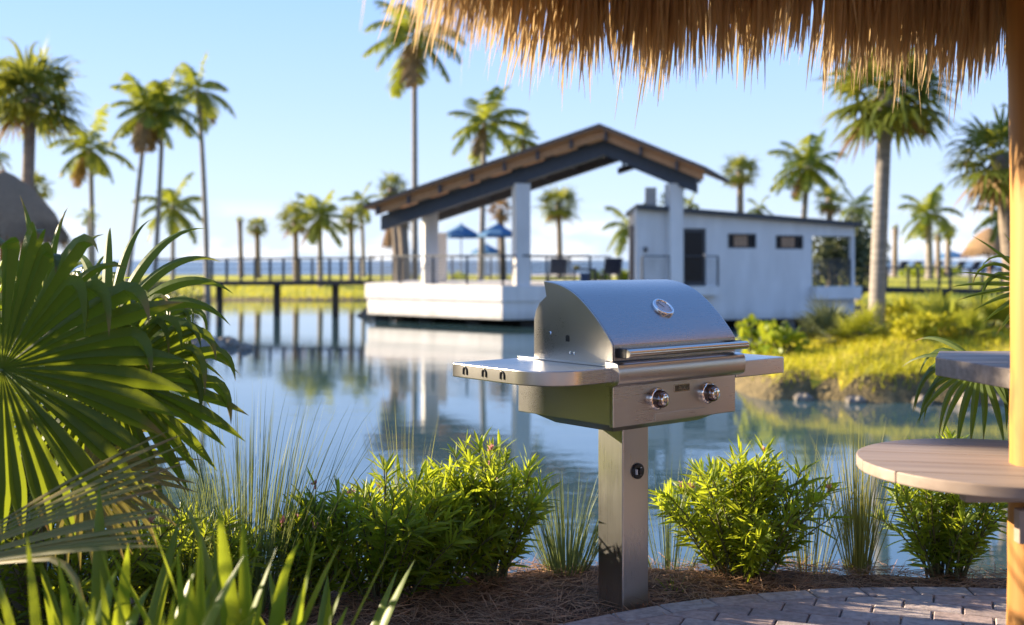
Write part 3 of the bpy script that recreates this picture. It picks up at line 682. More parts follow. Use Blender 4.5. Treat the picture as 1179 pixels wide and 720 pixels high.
strap_plant(230, 2.62, 16, .70, 'slim strap leaved lily between the tallest lily and the one under the fan blade', 46, lean=.45)
strap_plant(120, 2.75, 16, .72, 'strap leaved lily standing behind the two lilies nearest the lower left corner', 47, lean=.5)
strap_plant(165, 2.45, 16, .72, 'strap leaved lily below the drooping fan palm blade', 42, lean=.4)
strap_plant(75, 2.35, 16, .72, 'strap leaved lily nearest the lower left corner', 43, lean=.4)
strap_plant(360, 2.95, 9, .54, 'short strap leaved lily with one bent blade beside the taller lily', 44, lean=.7)

def fan_palm(loc, label, leaves, trunk_to=None, group=None):
    root = empty('fan_palm', loc, label, 'palm', group); o3 = np.array(loc, float)
    if trunk_to:
        k = MB(); zz = np.linspace(-.25, trunk_to, 8); tube(k, np.stack([0 * zz, 0 * zz, zz], 1), np.linspace(.11, .09, 8), 14); k.build('trunk', MTRUNK, root, smooth=True)
    hub = np.array((0, 0, (trunk_to or .1)))
    for (c, A, N, Ln, kw, mt) in leaves:
        c = np.array(c, float) - o3; k = MB(); kw = dict(kw); sd = kw.pop('seed', 1)
        fan(k, c, A, N, Ln, r=np.random.default_rng(sd), **kw)
        fr = k.build('frond', mt, root); nn_ = kw.get('n', 9); at = fr.data.attributes.new('tip', 'FLOAT', 'POINT')
        rr_ = np.random.default_rng(sd + 500); nv = k.n; ii = np.arange(nv); bl = ii // ((nn_ + 1) * 3); ss_ = ((ii // 3) % (nn_ + 1)) / nn_
        at.data.foreach_set('value', (ss_ + rr_.uniform(-.16, .10, bl.max() + 1)[bl]).astype('f'))
        k = MB(); uu = np.linspace(0, 1, 10)[:, None]; md_ = (hub + c) / 2 + (0, 0, .12)
        pts = (1 - uu) ** 2 * hub + 2 * uu * (1 - uu) * md_ + uu ** 2 * c
        tube(k, pts, np.linspace(.014, .007, 10), 7); k.build('petiole', MPET, fr)
    return root
pb = (X(20, 3.75), 3.75, 0)
c1 = W(2, 425, 3.3); c2 = W(128, 432, 3.6); c3 = W(-95, 660, 2.95); c4 = W(95, 545, 3.45); c5 = W(88, 362, 3.9); c6 = W(-25, 375, 3.8)
fan_palm(pb, 'large drooping green fan palm filling the left foreground', [
    (c1, (.62, .05, .70), (.10, -.97, .18), .60, dict(nseg=38, spread=335, split=.66, foldp=.10, foldup=1.3, g=.045, n=18, seed=1, gb=.55, pleat=.85), MFAN),
    (c2, (.90, .15, .30), (.38, -.90, .22), .46, dict(nseg=38, spread=320, split=.58, foldp=.18, foldup=1.3, g=.055, n=18, seed=2, gb=.5, pleat=.85), MFAN),
    (W(150, 400, 4.0), (.55, .1, .75), (-.1, -.85, .45), .44, dict(nseg=26, spread=210, split=.42, foldp=.25, foldup=1.0, g=.12, n=16, seed=15), MFAN),
    (W(60, 400, 3.7), (.35, -.1, .85), (.1, -.9, .35), .42, dict(nseg=24, spread=200, split=.45, foldp=.3, foldup=1.2, g=.12, n=16, seed=16), MFAN),
    (W(122, 386, 3.78), (.60, -.10, .45), (-.1, -.88, .45), .50, dict(nseg=14, spread=200, split=.36, foldp=.1, g=.19, n=18, seed=17, pleat=.5), MFAN),
    (W(48, 388, 3.55), (.30, -.10, .60), (-.1, -.88, .45), .46, dict(nseg=14, spread=200, split=.36, foldp=.1, g=.19, n=18, seed=18, pleat=.5), MFAN),
    (c5, (.70, .0, .60), (-.25, -.75, .55), .42, dict(nseg=24, spread=190, split=.40, foldp=.3, foldup=1.0, g=.13, n=16, seed=5), MFAN),
    (c6, (.45, .1, .75), (-.2, -.75, .5), .40, dict(nseg=24, spread=200, split=.42, foldp=.3, foldup=1.2, g=.13, n=16, seed=6), MFAN),
    (c3, (.86, .05, .36), (-.30, -.45, .90), .72, dict(nseg=22, spread=50, split=.70, foldp=.1, g=.03, n=12, seed=3), MFANDRY),
    (c4, (.88, .25, -.20), (.25, -.60, .75), .36, dict(nseg=26, spread=200, split=.5, foldp=.4, g=.06, n=10, seed=4), MFANDRY),
    (W(55, 470, 3.85), (.30, .1, -.75), (.1, -.95, .15), .48, dict(nseg=36, spread=300, split=.55, foldp=.1, foldup=1, g=.03, n=12, seed=7), MFAN),
], trunk_to=.45)
# unseen palm added outside the frame to shade the foreground bed
def rfan(loc, n, R, seed, zc):
    r = np.random.default_rng(seed); out = []
    for i in range(n):
        a = 2.4 * i + r.uniform(-.3, .3); el = r.uniform(-.2, 1.2)
        A = np.array((math.cos(a) * math.cos(el), math.sin(a) * math.cos(el), math.sin(el)))
        N = np.array((-math.cos(a) * math.sin(el), -math.sin(a) * math.sin(el), math.cos(el)))
        out.append((np.array(loc) + (0, 0, zc) + A * R * .55, A, N, R * .62, dict(nseg=34, spread=260, split=.5, foldp=.3, g=.06, n=7, seed=seed + i), MFAN))
    return out
for loc, zc, sd in (((-3.7, 3.7, 0), 1.7, 80),):
    fan_palm(loc, 'added green fan palm shading the foreground, just outside the left side of the picture', rfan(loc, 12, .78, sd, zc), trunk_to=zc, group='added shade palms left of the frame')
# fan palm behind the log post at the right, leaves hanging under the shelf
pr_ = (X(1215, 4.1), 4.1, 0)
fan_palm(pr_, 'dark fan palm behind the log post with blades hanging under the grey shelf', [
    (W(1128, 418, 4.12), (-.55, -.1, -.45), (-.3, -.6, .75), .36, dict(nseg=17, spread=200, split=.34, foldp=.5, g=.20, n=12, seed=11), MFAN),
    (W(1195, 330, 4.0), (-.7, -.1, -.1), (-.2, -.8, .5), .30, dict(nseg=22, spread=260, split=.3, foldp=.2, g=.08, n=9, seed=12), MFAN),
], trunk_to=.6)

# ------------------------------------------------------------------ palms
def tr_curve(b0, top, n=14, sag=.0):
    b0 = np.array(b0, float); top = np.array(top, float); u = np.linspace(0, 1, n)[:, None]
    md_ = np.array((b0[0] * (.62 - sag) + top[0] * (.38 + sag), b0[1] * .5 + top[1] * .5, (b0[2] + top[2]) / 2))
    return (1 - u) ** 2 * b0 + 2 * u * (1 - u) * md_ + u ** 2 * top
def coco_crown(k, top, R, nf, r, el=(-.65, 1.35), leaflets=32, upright=0, dk=None):
    for i in range(nf):
        a = 2.39996 * i + r.uniform(-.35, .35); e0 = el[1] - (el[1] - el[0]) * (i / max(nf - 1, 1)) ** .85 + r.uniform(-.12, .12)
        Ln = R * r.uniform(1.0, 1.32); d = np.array((math.cos(a) * math.cos(e0), math.sin(a) * math.cos(e0), math.sin(e0)))
        n = 10; p = np.array(top, float) + d * .02 * R; pts = [p]; sag = r.uniform(.15, .27) * (1 - upright)
        for j in range(n):
            d = nrm(d + np.array((0, 0, -1)) * sag * (.25 + .9 * j / n)); p = p + d * Ln / n; pts.append(p)
        pts = np.array(pts); kk = dk if (dk is not None and i >= nf - 1) else k
        tube(kk, pts, np.linspace(.022, .006, n + 1) * R / 2, 4, False)
        J = leaflets; s = np.linspace(.10, .99, J); idx = s * n; i0_ = np.minimum(idx.astype(int), n - 1); fr = (idx - i0_)[:, None]
        P = pts[i0_] * (1 - fr) + pts[i0_ + 1] * fr; tan = nrm(pts[i0_ + 1] - pts[i0_])
        hz_ = nrm(np.cross(tan, np.array([0, 0, 1.0]) + 1e-4))
        LL = Ln * .34 * np.sin(np.clip(s * 1.02, 0, 1) * math.pi * .80 + .42) ** .8
        for sd in (-1, 1):
            D = nrm(hz_ * sd * .85 + tan * .62 + np.array((0, 0, -.48)) + r.normal(0, .12, P.shape))
            blades(kk, P, D, tan, LL * r.uniform(.85, 1.15, J), .019 * Ln, 3, .30, prof=np.array([.8, 1, .75, .1]))
def sabal_crown(k, top, R, nl, r, dk=None, nseg=15, el=(-.75, 1.4)):
    for i in range(nl):
        a = 2.39996 * i + r.uniform(-.4, .4); e0 = el[1] - (el[1] - el[0]) * (i / max(nl - 1, 1)) ** .8 + r.uniform(-.15, .15)
        A = np.array((math.cos(a) * math.cos(e0), math.sin(a) * math.cos(e0), math.sin(e0)))
        N = np.array((-math.cos(a) * math.sin(e0), -math.sin(a) * math.sin(e0), math.cos(e0)))
        c = np.array(top, float) + A * R * r.uniform(.40, .58) + np.array((0, 0, -.10 * R)); kk = dk if (dk is not None and e0 < -.62 and r.random() < .6) else k
        tube(kk, [top, (np.array(top) + c) / 2 + (0, 0, .05 * R), c], [.020 * R, .016 * R, .012 * R], 4, False)
        fan(kk, c, A, N, R * r.uniform(.55, .74), nseg, 230, .36, .24, 6, .45, .5, .3, r, cup=.4, jit=.22)
def palm(kind, pt, pyt, pb_, d, rp, tw, label, seed, group, nf=None, sag=.0, el=None, dead=True, leaflets=28, upright=0, z0=None, bark=None, dry=False):
    r = np.random.default_rng(seed); xb = X(pb_, d); zb = GZ(xb, d) if z0 is None else z0
    top = W(pt, pyt, d); R = rp / F * d; rw = tw / F * d / 2
    nm = 'coconut_palm' if kind == 'c' else 'cabbage_palm'
    root = empty(nm, (xb, d, zb), label, 'palm tree', group); lt = np.array(top) - np.array((xb, d, zb))
    k = MB(); pts = tr_curve((0, 0, -.3), lt, 16, sag); rad = np.linspace(1.12, .88, 16) * rw; rad[0] *= 1.5; rad[1] *= 1.2
    if kind == 's': rad[-3:] *= (1.1, 1.25, 1.3)
    tube(k, pts, rad, 10); k.build('trunk', bark or (MTRUNKG if kind == 'c' else MTRUNK), root, smooth=True)
    k = MB(); dk = MB() if dead else None
    if kind == 'c': coco_crown(k, lt, R, int((nf or 18) * 1.05), r, el or (-.65, 1.35), leaflets, upright, dk)
    else: sabal_crown(k, lt, R, nf or 30, r, dk, el=el or (-.8, 1.4))
    k.build('crown', (MDEAD if dry else (MCOCO if kind == 'c' else MSABAL)), root)
    if dk is not None and dk.n: dk.build('dry_fronds', MDEAD, root)
    return root
GF = 'palms on the far shore'; GLf = 'palms behind the left shore'; GRt = 'palms on the right'
palm('s', 36, 108, 28, 32, 62, 14, 'stout cabbage palm at the left edge rising behind the thatched roof', 101, GLf, nf=44)
palm('c', 104, 172, 107, 56, 44, 6, 'coconut palm between the stout cabbage palm and the leaning trunks', 102, GLf, nf=15, sag=-.15)
palm('c', 168, 128, 143, 54, 46, 5.5, 'coconut palm whose trunk leans strongly to the right in the left trio', 103, GLf, nf=16, sag=.24)
palm('c', 188, 124, 175, 55, 48, 5.5, 'middle coconut palm of the left trio with drooping fronds', 104, GLf, nf=16, sag=.22)
palm('c', 228, 104, 239, 62, 44, 6, 'tall slender coconut palm standing alone right of the left trio', 105, GLf, nf=14, sag=-.25)
palm('c', 101, 248, 104, 50, 15, 3, 'very small young palm low between the left trunks', 106, GLf, nf=9, dead=False, leaflets=14)
palm('c', 199, 238, 199, 66, 40, 5, 'grey green palm with drooping fronds below the left trio', 107, GLf, nf=14, dead=False)
palm('s', 40, 214, 40, 48, 22, 6, 'dark palm head peeking over the thatched roof', 108, GLf, nf=22)
palm('c', -6, 180, -6, 52, 20, 6, 'palm cut off by the left edge of the picture', 109, GLf, nf=12)
palm('s', 276, 254, 278, 74, 7, 5.5, 'thin bare young palm left of the pair at the bridge', 110, GF, nf=9, dead=False, el=(.2, 1.4))
palm('s', 296, 260, 297, 73, 15, 6.5, 'small round headed cabbage palm above the left bridge', 111, GF, nf=22)
palm('s', 340, 252, 341, 70, 24, 6.5, 'yellowish cabbage palm over the bridge railing', 112, GF, nf=24)
palm('c', 368, 250, 369, 69, 34, 6, 'upright feathery coconut palm over the bridge railing', 113, GF, nf=18, upright=.3)
palm('s', 404, 250, 405, 72, 20, 6, 'small cabbage palm just left of the pavilion eave', 114, GF, nf=20)
palm('c', 416, 232, 419, 74, 22, 4.5, 'thin grey palm behind the tip of the pavilion eave', 115, GF, nf=12, dead=False)
palm('c', 477, 42, 478, 62, 60, 7, 'tallest coconut palm rising behind the pavilion to the thatch', 116, GF, nf=16, sag=.1)
palm('c', 558, 142, 553, 64, 45, 7, 'yellow green coconut palm rising over the pavilion roof slope', 117, GF, nf=16, sag=.15)
palm('c', 602, 160, 598, 68, 28, 6, 'coconut palm half hidden behind the pavilion roof', 118, GF, nf=14)
palm('s', 576, 241, 580, 66, 18, 8, 'dry brown headed cabbage palm seen under the pavilion roof', 119, GF, nf=20, dry=True)
palm('s', 643, 234, 645, 68, 28, 6.5, 'round cabbage palm framed between the pavilion columns', 120, GF, nf=30)
palm('s', 452, 217, 462, 60, 22, 10, 'cabbage palm with rough trunk behind the left pavilion slope', 121, GF, nf=24)
palm('s', 463, 250, 470, 58, 16, 12, 'shaggy brown trunked palm under the left eave', 122, GF, nf=14, dry=True)
palm('c', 726, 262, 735, 62, 34, 6, 'low coconut palm spreading left of the white house', 123, GF, nf=13, dead=False)
palm('s', 775, 232, 776, 60, 20, 7, 'yellowish palm head above the white house beside the column', 124, GF, nf=18, dead=False)
palm('c', 794, 236, 794, 56, 16, 5, 'dark little palm peeking over the house roof', 125, GF, nf=9, dead=False)
palm('s', 852, 196, 853, 64, 25, 8, 'round cabbage palm standing above the white house roof', 126, GF, nf=28)
palm('c', 874, 240, 875, 56, 18, 5, 'low dark palm crown on the house roof line', 127, GF, nf=9, dead=False)
palm('c', 930, 192, 921, 60, 42, 7, 'large coconut palm above the right part of the house', 128, GF, nf=20)
palm('s', 955, 228, 956, 58, 22, 8, 'bright yellow palm below the large coconut palm', 129, GF, nf=22, el=(-1.1, 1.2))
palm('c', 987, 238, 988, 54, 28, 5, 'green palm at the right corner of the white house', 130, GRt, nf=14, dead=False, leaflets=20)
palm('s', 1021, 104, 1008, 22.6, 78, 17, 'big cabbage palm on the near island reaching up under the thatch', 131, GRt, nf=52, bark=MTRUNKG)
palm('s', 1150, 178, 1172, 21.5, 62, 18, 'cabbage palm with hanging leaves half behind the log post', 132, GRt, nf=36, el=(-1.2, 1.3))
palm('c', 1069, 246, 1070, 64, 36, 8, 'feathery palm with pale trunk between island palm and thatched umbrella', 133, GRt, nf=15, dead=False)
palm('s', 1031, 263, 1030, 70, 6, 6, 'thin young palm beside the big island palm trunk', 134, GRt, nf=8, dead=False, el=(.3, 1.4))
palm('s', 1080, 270, 1080, 72, 10, 5.5, 'left one of two small slim palms near the thatched umbrella', 135, GRt, nf=12, dead=False)
palm('s', 1092, 266, 1091, 74, 12, 6, 'right one of two small slim palms near the thatched umbrella', 136, GRt, nf=12, dead=False)
palm('c', 1158, 248, 1158, 58, 34, 6, 'coconut palm beside the log post over the thatched umbrella', 137, GRt, nf=14, dead=False)

palm('s', CX - F * 6.0 / 5.95, HY - (3.52 - ZC) * F / 5.95, CX - F * 5.9 / 5.95, 5.95, .36 * F / 6, .24 * F / 6, 'added cabbage palm outside the left edge, placed so its crown shades the grill', 140, GLf, nf=30)  # unseen palm, added so its crown keeps direct sun off the lid

# ------------------------------------------------------------------ pavilion and white house
A18 = math.radians(-18); U = np.array((math.cos(A18), math.sin(A18))); Vv = np.array((-math.sin(A18), math.cos(A18)))
P0 = np.array((X(600, 38.5), 38.5))
pav = empty('pavilion', (P0[0], P0[1], 0), 'open white columned pavilion on the water with a dark gabled roof', 'pavilion')
def PL(u, v, z): q = u * U + v * Vv; return np.array((q[0], q[1], z))
def u_at(px, v=0):     # u where the ray of px meets the line v
    s = (px - CX) / F; b0 = P0 + v * Vv
    return (s * b0[1] - b0[0]) / (U[0] - s * U[1])
def z_at(u, v, py): d = (P0 + u * U + v * Vv)[1]; return ZC - (py - HY) / F * d
FL = .48
A17 = math.radians(17); U17 = np.array((math.cos(A17), math.sin(A17))); V17 = np.array((-math.sin(A17), math.cos(A17)))
ur = u_at(690, -.9); ul = u_at(418, -.9); ue = u_at(813, -.9)
zr = z_at(ur, -.9, 142); zl = z_at(ul, -.9, 236); zr2 = z_at(ue, -.9, 192)
slL = (zr - zl) / (ur - ul); slR = (zr - zr2) / (ue - ur)
v0, v1 = -.9, 5.2
def rz(u): return zr - slL * (ur - u) if u < ur else zr - slR * (u - ur)
k = MB(); th = .13
for (ua, ub) in ((ul, ur), (ur, ue)):
    v = []
    for vv in (v0, v1):
        v += [PL(ua, vv, rz(ua)), PL(ub, vv, rz(ub)), PL(ub, vv, rz(ub) - th), PL(ua, vv, rz(ua) - th)]
    k.add(v, [(0, 3, 2, 1), (4, 5, 6, 7), (0, 1, 5, 4), (2, 3, 7, 6), (1, 2, 6, 5), (3, 0, 4, 7)])
k.build('roof', MROOF, pav)
k = MB()   # cedar ceiling boards
for (ua, ub) in ((ul + .06, ur), (ur, ue - .06)):
    v = []
    for vv in (v0 + .05, v1 - .05):
        v += [PL(ua, vv, rz(ua) - th - .004), PL(ub, vv, rz(ub) - th - .004), PL(ub, vv, rz(ub) - th - .05), PL(ua, vv, rz(ua) - th - .05)]
    k.add(v, [(0, 3, 2, 1), (4, 5, 6, 7), (0, 1, 5, 4), (2, 3, 7, 6), (1, 2, 6, 5), (3, 0, 4, 7)])
ceil_ = k.build('ceiling_boards', MTAN, pav)
def rake(k, vv, off, h, wv, ua=None, ub=None):
    for (a, b_) in ((ua or ul + .35, ur), (ur, ub or ue - .12)):
        v = []
        for q in (vv - wv / 2, vv + wv / 2):
            v += [PL(a, q, rz(a) - off), PL(b_, q, rz(b_) - off), PL(b_, q, rz(b_) - off - h), PL(a, q, rz(a) - off - h)]
        k.add(v, [(0, 1, 2, 3), (7, 6, 5, 4), (0, 4, 5, 1), (2, 6, 7, 3), (1, 5, 6, 2), (3, 7, 4, 0)])
k = MB(); rake(k, -.62, th + .052, .30, .06); k.build('barge_board', MTAN, pav)
uu = ul + .5
while uu < ue - .3:
    zt = rz(uu) - th - .052; k_ = [PL(uu - .035, v0 + .1, zt), PL(uu + .035, v0 + .1, zt), PL(uu + .035, -.52, zt), PL(uu - .035, -.52, zt)]
    k = MB(); v = k_ + [q - np.array((0, 0, .30)) for q in k_]; k.add(v, [(0, 1, 2, 3), (7, 6, 5, 4), (0, 4, 5, 1), (1, 5, 6, 2), (2, 6, 7, 3), (3, 7, 4, 0)]); uu += 1.18; k.build('outlooker', MBEAM, pav)
k = MB(); rake(k, 0, th + .34, .52, .34, ub=ue - .42); k.build('rake_beam', MBEAM, pav)
k = MB(); rake(k, 4.7, th + .10, .36, .30, ub=ue - 1.0); rake(k, 4.7, th + .72, .22, .30, ua=ur - .6, ub=ue - 1.6)
uu = ur - .4
while uu < ue - 1.8:
    zt = rz(uu); beam(k, PL(uu, 4.7, zt - th - .3), PL(uu, 4.7, zt - th - .8), .12, .12, up=(1, 0, 0)); uu += 1.3
k.build('rake_truss', MBEAM, pav)
k = MB()
for uu in np.arange(ul + .5, ue - .2, 1.18):
    beam(k, PL(uu, .2, rz(uu) - th - .16), PL(uu, 4.6, rz(uu) - th - .16), .09, .22)
k.build('rafters', MBEAM, pav)
def colm(u, v, ztop, w_=.52):
    k = MB(); v_ = []
    for z in (FL, ztop):
        for (i, j) in ((-1, -1), (1, -1), (1, 1), (-1, 1)): q = u * U + v * Vv + i * w_ / 2 * U17 + j * w_ / 2 * V17; v_.append((q[0], q[1], z))
    k.add(v_, BOXF); k.build('column', MWHITE, pav)
for px, v_c in ((600, 0), (495, 1.5)):
    u = u_at(px, v_c); colm(u, v_c, rz(u) - th - (.86 if v_c == 0 else .30))
u = u_at(776); colm(u, 0, rz(u) - th - .86, .46)
for px in (507,): u = u_at(px, 4.7); colm(u, 4.7, rz(u) - th - .95, .44)
# deck slab
Kc = np.array((X(578, 38.0), 38.0)); Lc = np.array((-5.57, 42.1)); Lb = Lc + (1.2, 6.0)
house_l = np.array((4.1, 36.6))
poly = [Lc, Kc, np.array((4.38, 38.9)), np.array((4.42, 44.0)), np.array((4.6, 46.5)), Lb]
loc2 = [(p[0] - P0[0], p[1] - P0[1]) for p in poly]
cenp = np.mean(loc2, 0)
k = MB(); prism(k, [tuple(cenp + (np.array(p) - cenp) * 1.0) for p in loc2], -.08, FL); prism(k, [tuple(cenp + (np.array(p) - cenp) * .985) for p in loc2], -.70, -.083); dk_ = k.build('deck_slab', MWHITE, pav, bevel=.02)
for (px, d) in ((440, 42.3), (490, 41.3), (545, 39.9), (608, 38.9), (470, 45.5), (560, 45)):
    k = MB(); q = np.array((X(px, d), d)) - P0; box(k, q[0] - .25, q[0] + .25, q[1] - .25, q[1] + .25, -1.9, -.703); k.build('pile', MPILE, pav)
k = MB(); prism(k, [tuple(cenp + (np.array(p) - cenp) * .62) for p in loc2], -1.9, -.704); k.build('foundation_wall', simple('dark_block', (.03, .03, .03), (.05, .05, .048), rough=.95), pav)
# cable railing round the deck
rl = empty('deck_railing', (P0[0], P0[1], 0), 'charcoal cable railing around the edge of the pavilion deck', 'railing')
def run(par, pts, z0, h, step, wires, rad=.038):
    k = MB(); kp = []; 
    for a, b_ in zip(pts[:-1], pts[1:]):
        a = np.array(a); b_ = np.array(b_); ln = np.linalg.norm(b_ - a); n = max(1, int(round(ln / step)))
        beam(k, (a[0], a[1], z0 + h), (b_[0], b_[1], z0 + h), .08, .06)
        for j in range(wires):
            z = z0 + .08 + (h - .12) * j / wires; beam(k, (a[0], a[1], z), (b_[0], b_[1], z), .02, .02)
        for i in range(n + 1): kp.append(a + (b_ - a) * i / n)
    k.build('rail', MDARK, par)
    for p in kp:
        q = MB(); box(q, p[0] - rad, p[0] + rad, p[1] - rad, p[1] + rad, z0, z0 + h - .031); q.build('post', MDARK, par)
ins = lambda p: np.array(p) + (np.array((P0[0] + cenp[0], P0[1] + cenp[1])) - p) * .03
run(rl, [ins(p) - P0 for p in (Lb, Lc, Kc)] + [np.array((2.72, 38.75)) - P0], FL, 1.02, 1.55, 8)
run(rl, [ins(p) - P0 for p in (Lb, np.array((4.2, 46.3)))], FL, 1.02, 1.8, 8)

# house
aH = math.radians(17); H0 = house_l; HU = np.array((math.cos(aH), math.sin(aH))); HN = np.array((math.sin(aH), -math.cos(aH)))
hou = empty('white_house', (H0[0], H0[1], 0), 'long white stucco house on piles over the water with a dark flat roof', 'house')
def hu(px, off=0): s = (px - CX) / F; b0 = H0 + HN * off; return (s * b0[1] - b0[0]) / (HU[0] - s * HU[1])
def hd_(u): return (H0 + u * HU)[1]
def hz(u, py): return ZC - (py - HY) / F * hd_(u)
def HP(u, o, z): q = u * HU + o * HN; return (q[0], q[1], z)       # o = outward
uR = hu(984); zb = -.66; ztL, ztR = hz(0, 241), hz(uR, 261)
ztop = lambda u: ztL + (ztR - ztL) * u / uR
def q4(k, u0, u1, o0, o1, z0, z1, slope=False, mi=0):
    a, b_ = (ztop(u0), ztop(u1)) if slope else (z1, z1)
    v = [HP(u0, o1, z0), HP(u1, o1, z0), HP(u1, o0, z0), HP(u0, o0, z0), HP(u0, o1, a), HP(u1, o1, b_), HP(u1, o0, b_), HP(u0, o0, a)]
    k.add(v, BOXF, mi)
dU0, dU1 = hu(786), hu(813); w1, w2 = hu(838), hu(871); w3, w4 = hu(893), hu(925); l1, l2 = hu(935), hu(981)
zd = hz(dU0, 263); zw1, zw0 = hz(w1, 269), hz(w1, 286); zx1, zx0 = hz(w3, 271), hz(w3, 287); lz1, lz0 = hz(l1, 272), hz(l1, 330)
k = MB(); TW = .2
cols = [(0, dU0, []), (dU0, dU1, [(FL, zd)]), (dU1, w1, []), (w1, w2, [(zw0, zw1)]), (w2, w3, []), (w3, w4, [(zx0, zx1)]), (w4, l1, []), (l1, l2, [(lz0, lz1)]), (l2, uR, [])]
for u0, u1, hs in cols:
    z = zb
    for (a, b_) in hs: q4(k, u0, u1, -TW, 0, z, a); z = b_
    q4(k, u0, u1, -TW, 0, z, 0, slope=True)
k.build('front_wall', MWHITE, hou)
k = MB(); bk = np.array((.30, 5.3)); ba = np.array((0, 0)) + HN * -TW
def wallq(k, a, b_, t_, z0, za_, zb_):
    a = np.array(a); b_ = np.array(b_); d = nrm(b_ - a); nn = np.array((-d[1], d[0])) * t_
    pts = [a, b_, b_ + nn, a + nn]; v = [(p[0], p[1], z0) for p in pts] + [(pts[0][0], pts[0][1], za_), (pts[1][0], pts[1][1], zb_), (pts[2][0], pts[2][1], zb_), (pts[3][0], pts[3][1], za_)]
    k.add(v, BOXF)
wallq(k, bk, np.array((-.0, .0)) + np.array((.0, .212)), .2, zb, ztL - .05, ztL); k.build('left_wall', MWHITE, hou)
k = MB(); rb = HU * uR - HN * 4.6; ubr = HU * l1 - HN * 4.6
wallq(k, ubr, bk, .2, zb, ztR, ztL - .05); k.build('back_wall', MWHITE, hou)
k = MB(); q_ = HU * l1; wallq(k, HU * (l1 - .02) - HN * .21, HU * (l1 - .02) - HN * 4.4, .15, zb, ztR, ztR); k.build('loggia_wall', MWHITE, hou)
fp_ = [np.array((.22, .25)), HU * (uR - .03) - HN * .21, HU * (uR - .03) - HN * 4.5, bk + (.22, -.22)]
k = MB(); prism(k, [tuple(p) for p in fp_], zb + .02, .3); k.build('floor_slab', MWHITE, hou)
k = MB()
v = []
for (u, o_) in ((-.10, .25), (uR + .12, .25), (uR + .12, -4.9)): v.append(HP(u, o_, ztop(u) + .003))
v.append((bk[0] - .10, bk[1] + .25, ztL - .02))
v += [(p[0], p[1], p[2] + .15) for p in v]
k.add([np.array(p) for p in v], BOXF); k.build('roof', MDARK, hou)
k = MB(); q4(k, dU0 + .002, dU1 - .002, -.12, -.05, FL, zd - .002); dr = k.build('door', MDARK, hou)
k = MB(); q4(k, dU0 + .10, dU1 - .10, -.05, -.044, FL + .15, zd - .12); k.build('glass', MGLASS, dr)
k = MB(); q4(k, dU1 - .085, dU1 - .05, -.048, .0, FL + .95, FL + 1.08); k.build('handle', MCH, dr)
for (a, b_, z0, z1) in ((w1, w2, zw0, zw1), (w3, w4, zx0, zx1)):
    k = MB()
    for (p, q, r_, s) in ((a, a + .06, z0, z1), (b_ - .06, b_, z0, z1), (a + .06, b_ - .06, z0, z0 + .06), (a + .06, b_ - .06, z1 - .06, z1)): q4(k, p + .001, q - .001, -.13, -.03, r_ + .001, s - .001)
    wn = k.build('window', MDARK, hou)
    k = MB(); q4(k, a + .06, b_ - .06, -.10, -.09, z0 + .06, z1 - .06); k.build('pane', MGLASS, wn)
    k = MB(); cu = a + (b_ - a) * .26
    for j in range(6): q4(k, cu + j * .085, cu + j * .085 + .07, -.088, -.070 - .012 * (j % 2), z0 + .06, z1 - .06)
    k.build('curtain', simple('beige_curtain', (.36, .22, .13), (.46, .29, .18), rough=.9), wn)
k = MB(); q4(k, l1 - .06, uR + .06, .003, .35, lz0 - .44, lz0); k.build('balcony_box', MWHITE, hou, bevel=.015)
k = MB()
for u in (l1 + .02, (l1 + l2) / 2, l2 - .02): q4(k, u - .02, u + .02, -.10, -.06, lz0, lz0 + .92)
for j in range(12): q4(k, l1, l2, -.085, -.075, lz0 + .06 + j * .07, lz0 + .095 + j * .07)
q4(k, l1, l2, -.10, -.05, lz0 + .92, lz0 + .96); k.build('balcony_rail', MDARK, hou)
k = MB()
j0, j1 = 0.08, hu(822)
for u in (j0, (j0 + j1) * .37, j1): q4(k, u - .025, u + .025, .25, .30, FL - .3, FL + .98)
q4(k, j0, j1, .24, .31, FL + .98, FL + 1.02)
for j in range(6): q4(k, j0, j1, .27, .28, FL + .12 + j * .14, FL + .13 + j * .14)
k.build('door_rail', MDARK, hou)
k = MB(); q4(k, 0.02, j1 + .05, .004, .33, FL - .3, FL); k.build('door_ledge', MWHITE, hou)
for u in np.linspace(.6, uR - .5, 5):
    for o_ in (-.6, -2.4):
        k = MB(); q4(k, u - .17, u + .17, o_ - .17, o_ + .17, -1.9, zb - .002 if False else zb + .015); k.build('pile', MPILE if o_ < -1 else simple('grey_pile', (.22, .21, .2), (.3, .29, .28), rough=.9), hou)
fc_ = np.mean(fp_, 0)
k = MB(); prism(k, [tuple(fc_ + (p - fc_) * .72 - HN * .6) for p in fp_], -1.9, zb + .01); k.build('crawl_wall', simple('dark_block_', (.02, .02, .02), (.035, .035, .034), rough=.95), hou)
# side door of the house and the roof vent
k = MB(); wallq(k, np.array((-.07 + .01, .7)) + (0, 1.0), np.array((-.07, .7)), .06, FL, FL + 2.05, FL + 2.05); k.build('side_door', simple('brown_door', (.10, .07, .06), (.14, .1, .08), rough=.6), hou)
k = MB(); box(k, .38, .72, .5, .84, ztL + .08, ztL + .75); k.build('chimney', simple('beige_render', (.40, .36, .32), (.46, .42, .38), rough=.9), hou)
# wall light beside door
k = MB(); q4(k, hu(741), hu(744), .002, .10, 1.62, 1.78); k.build('wall_light', MDARK, hou)

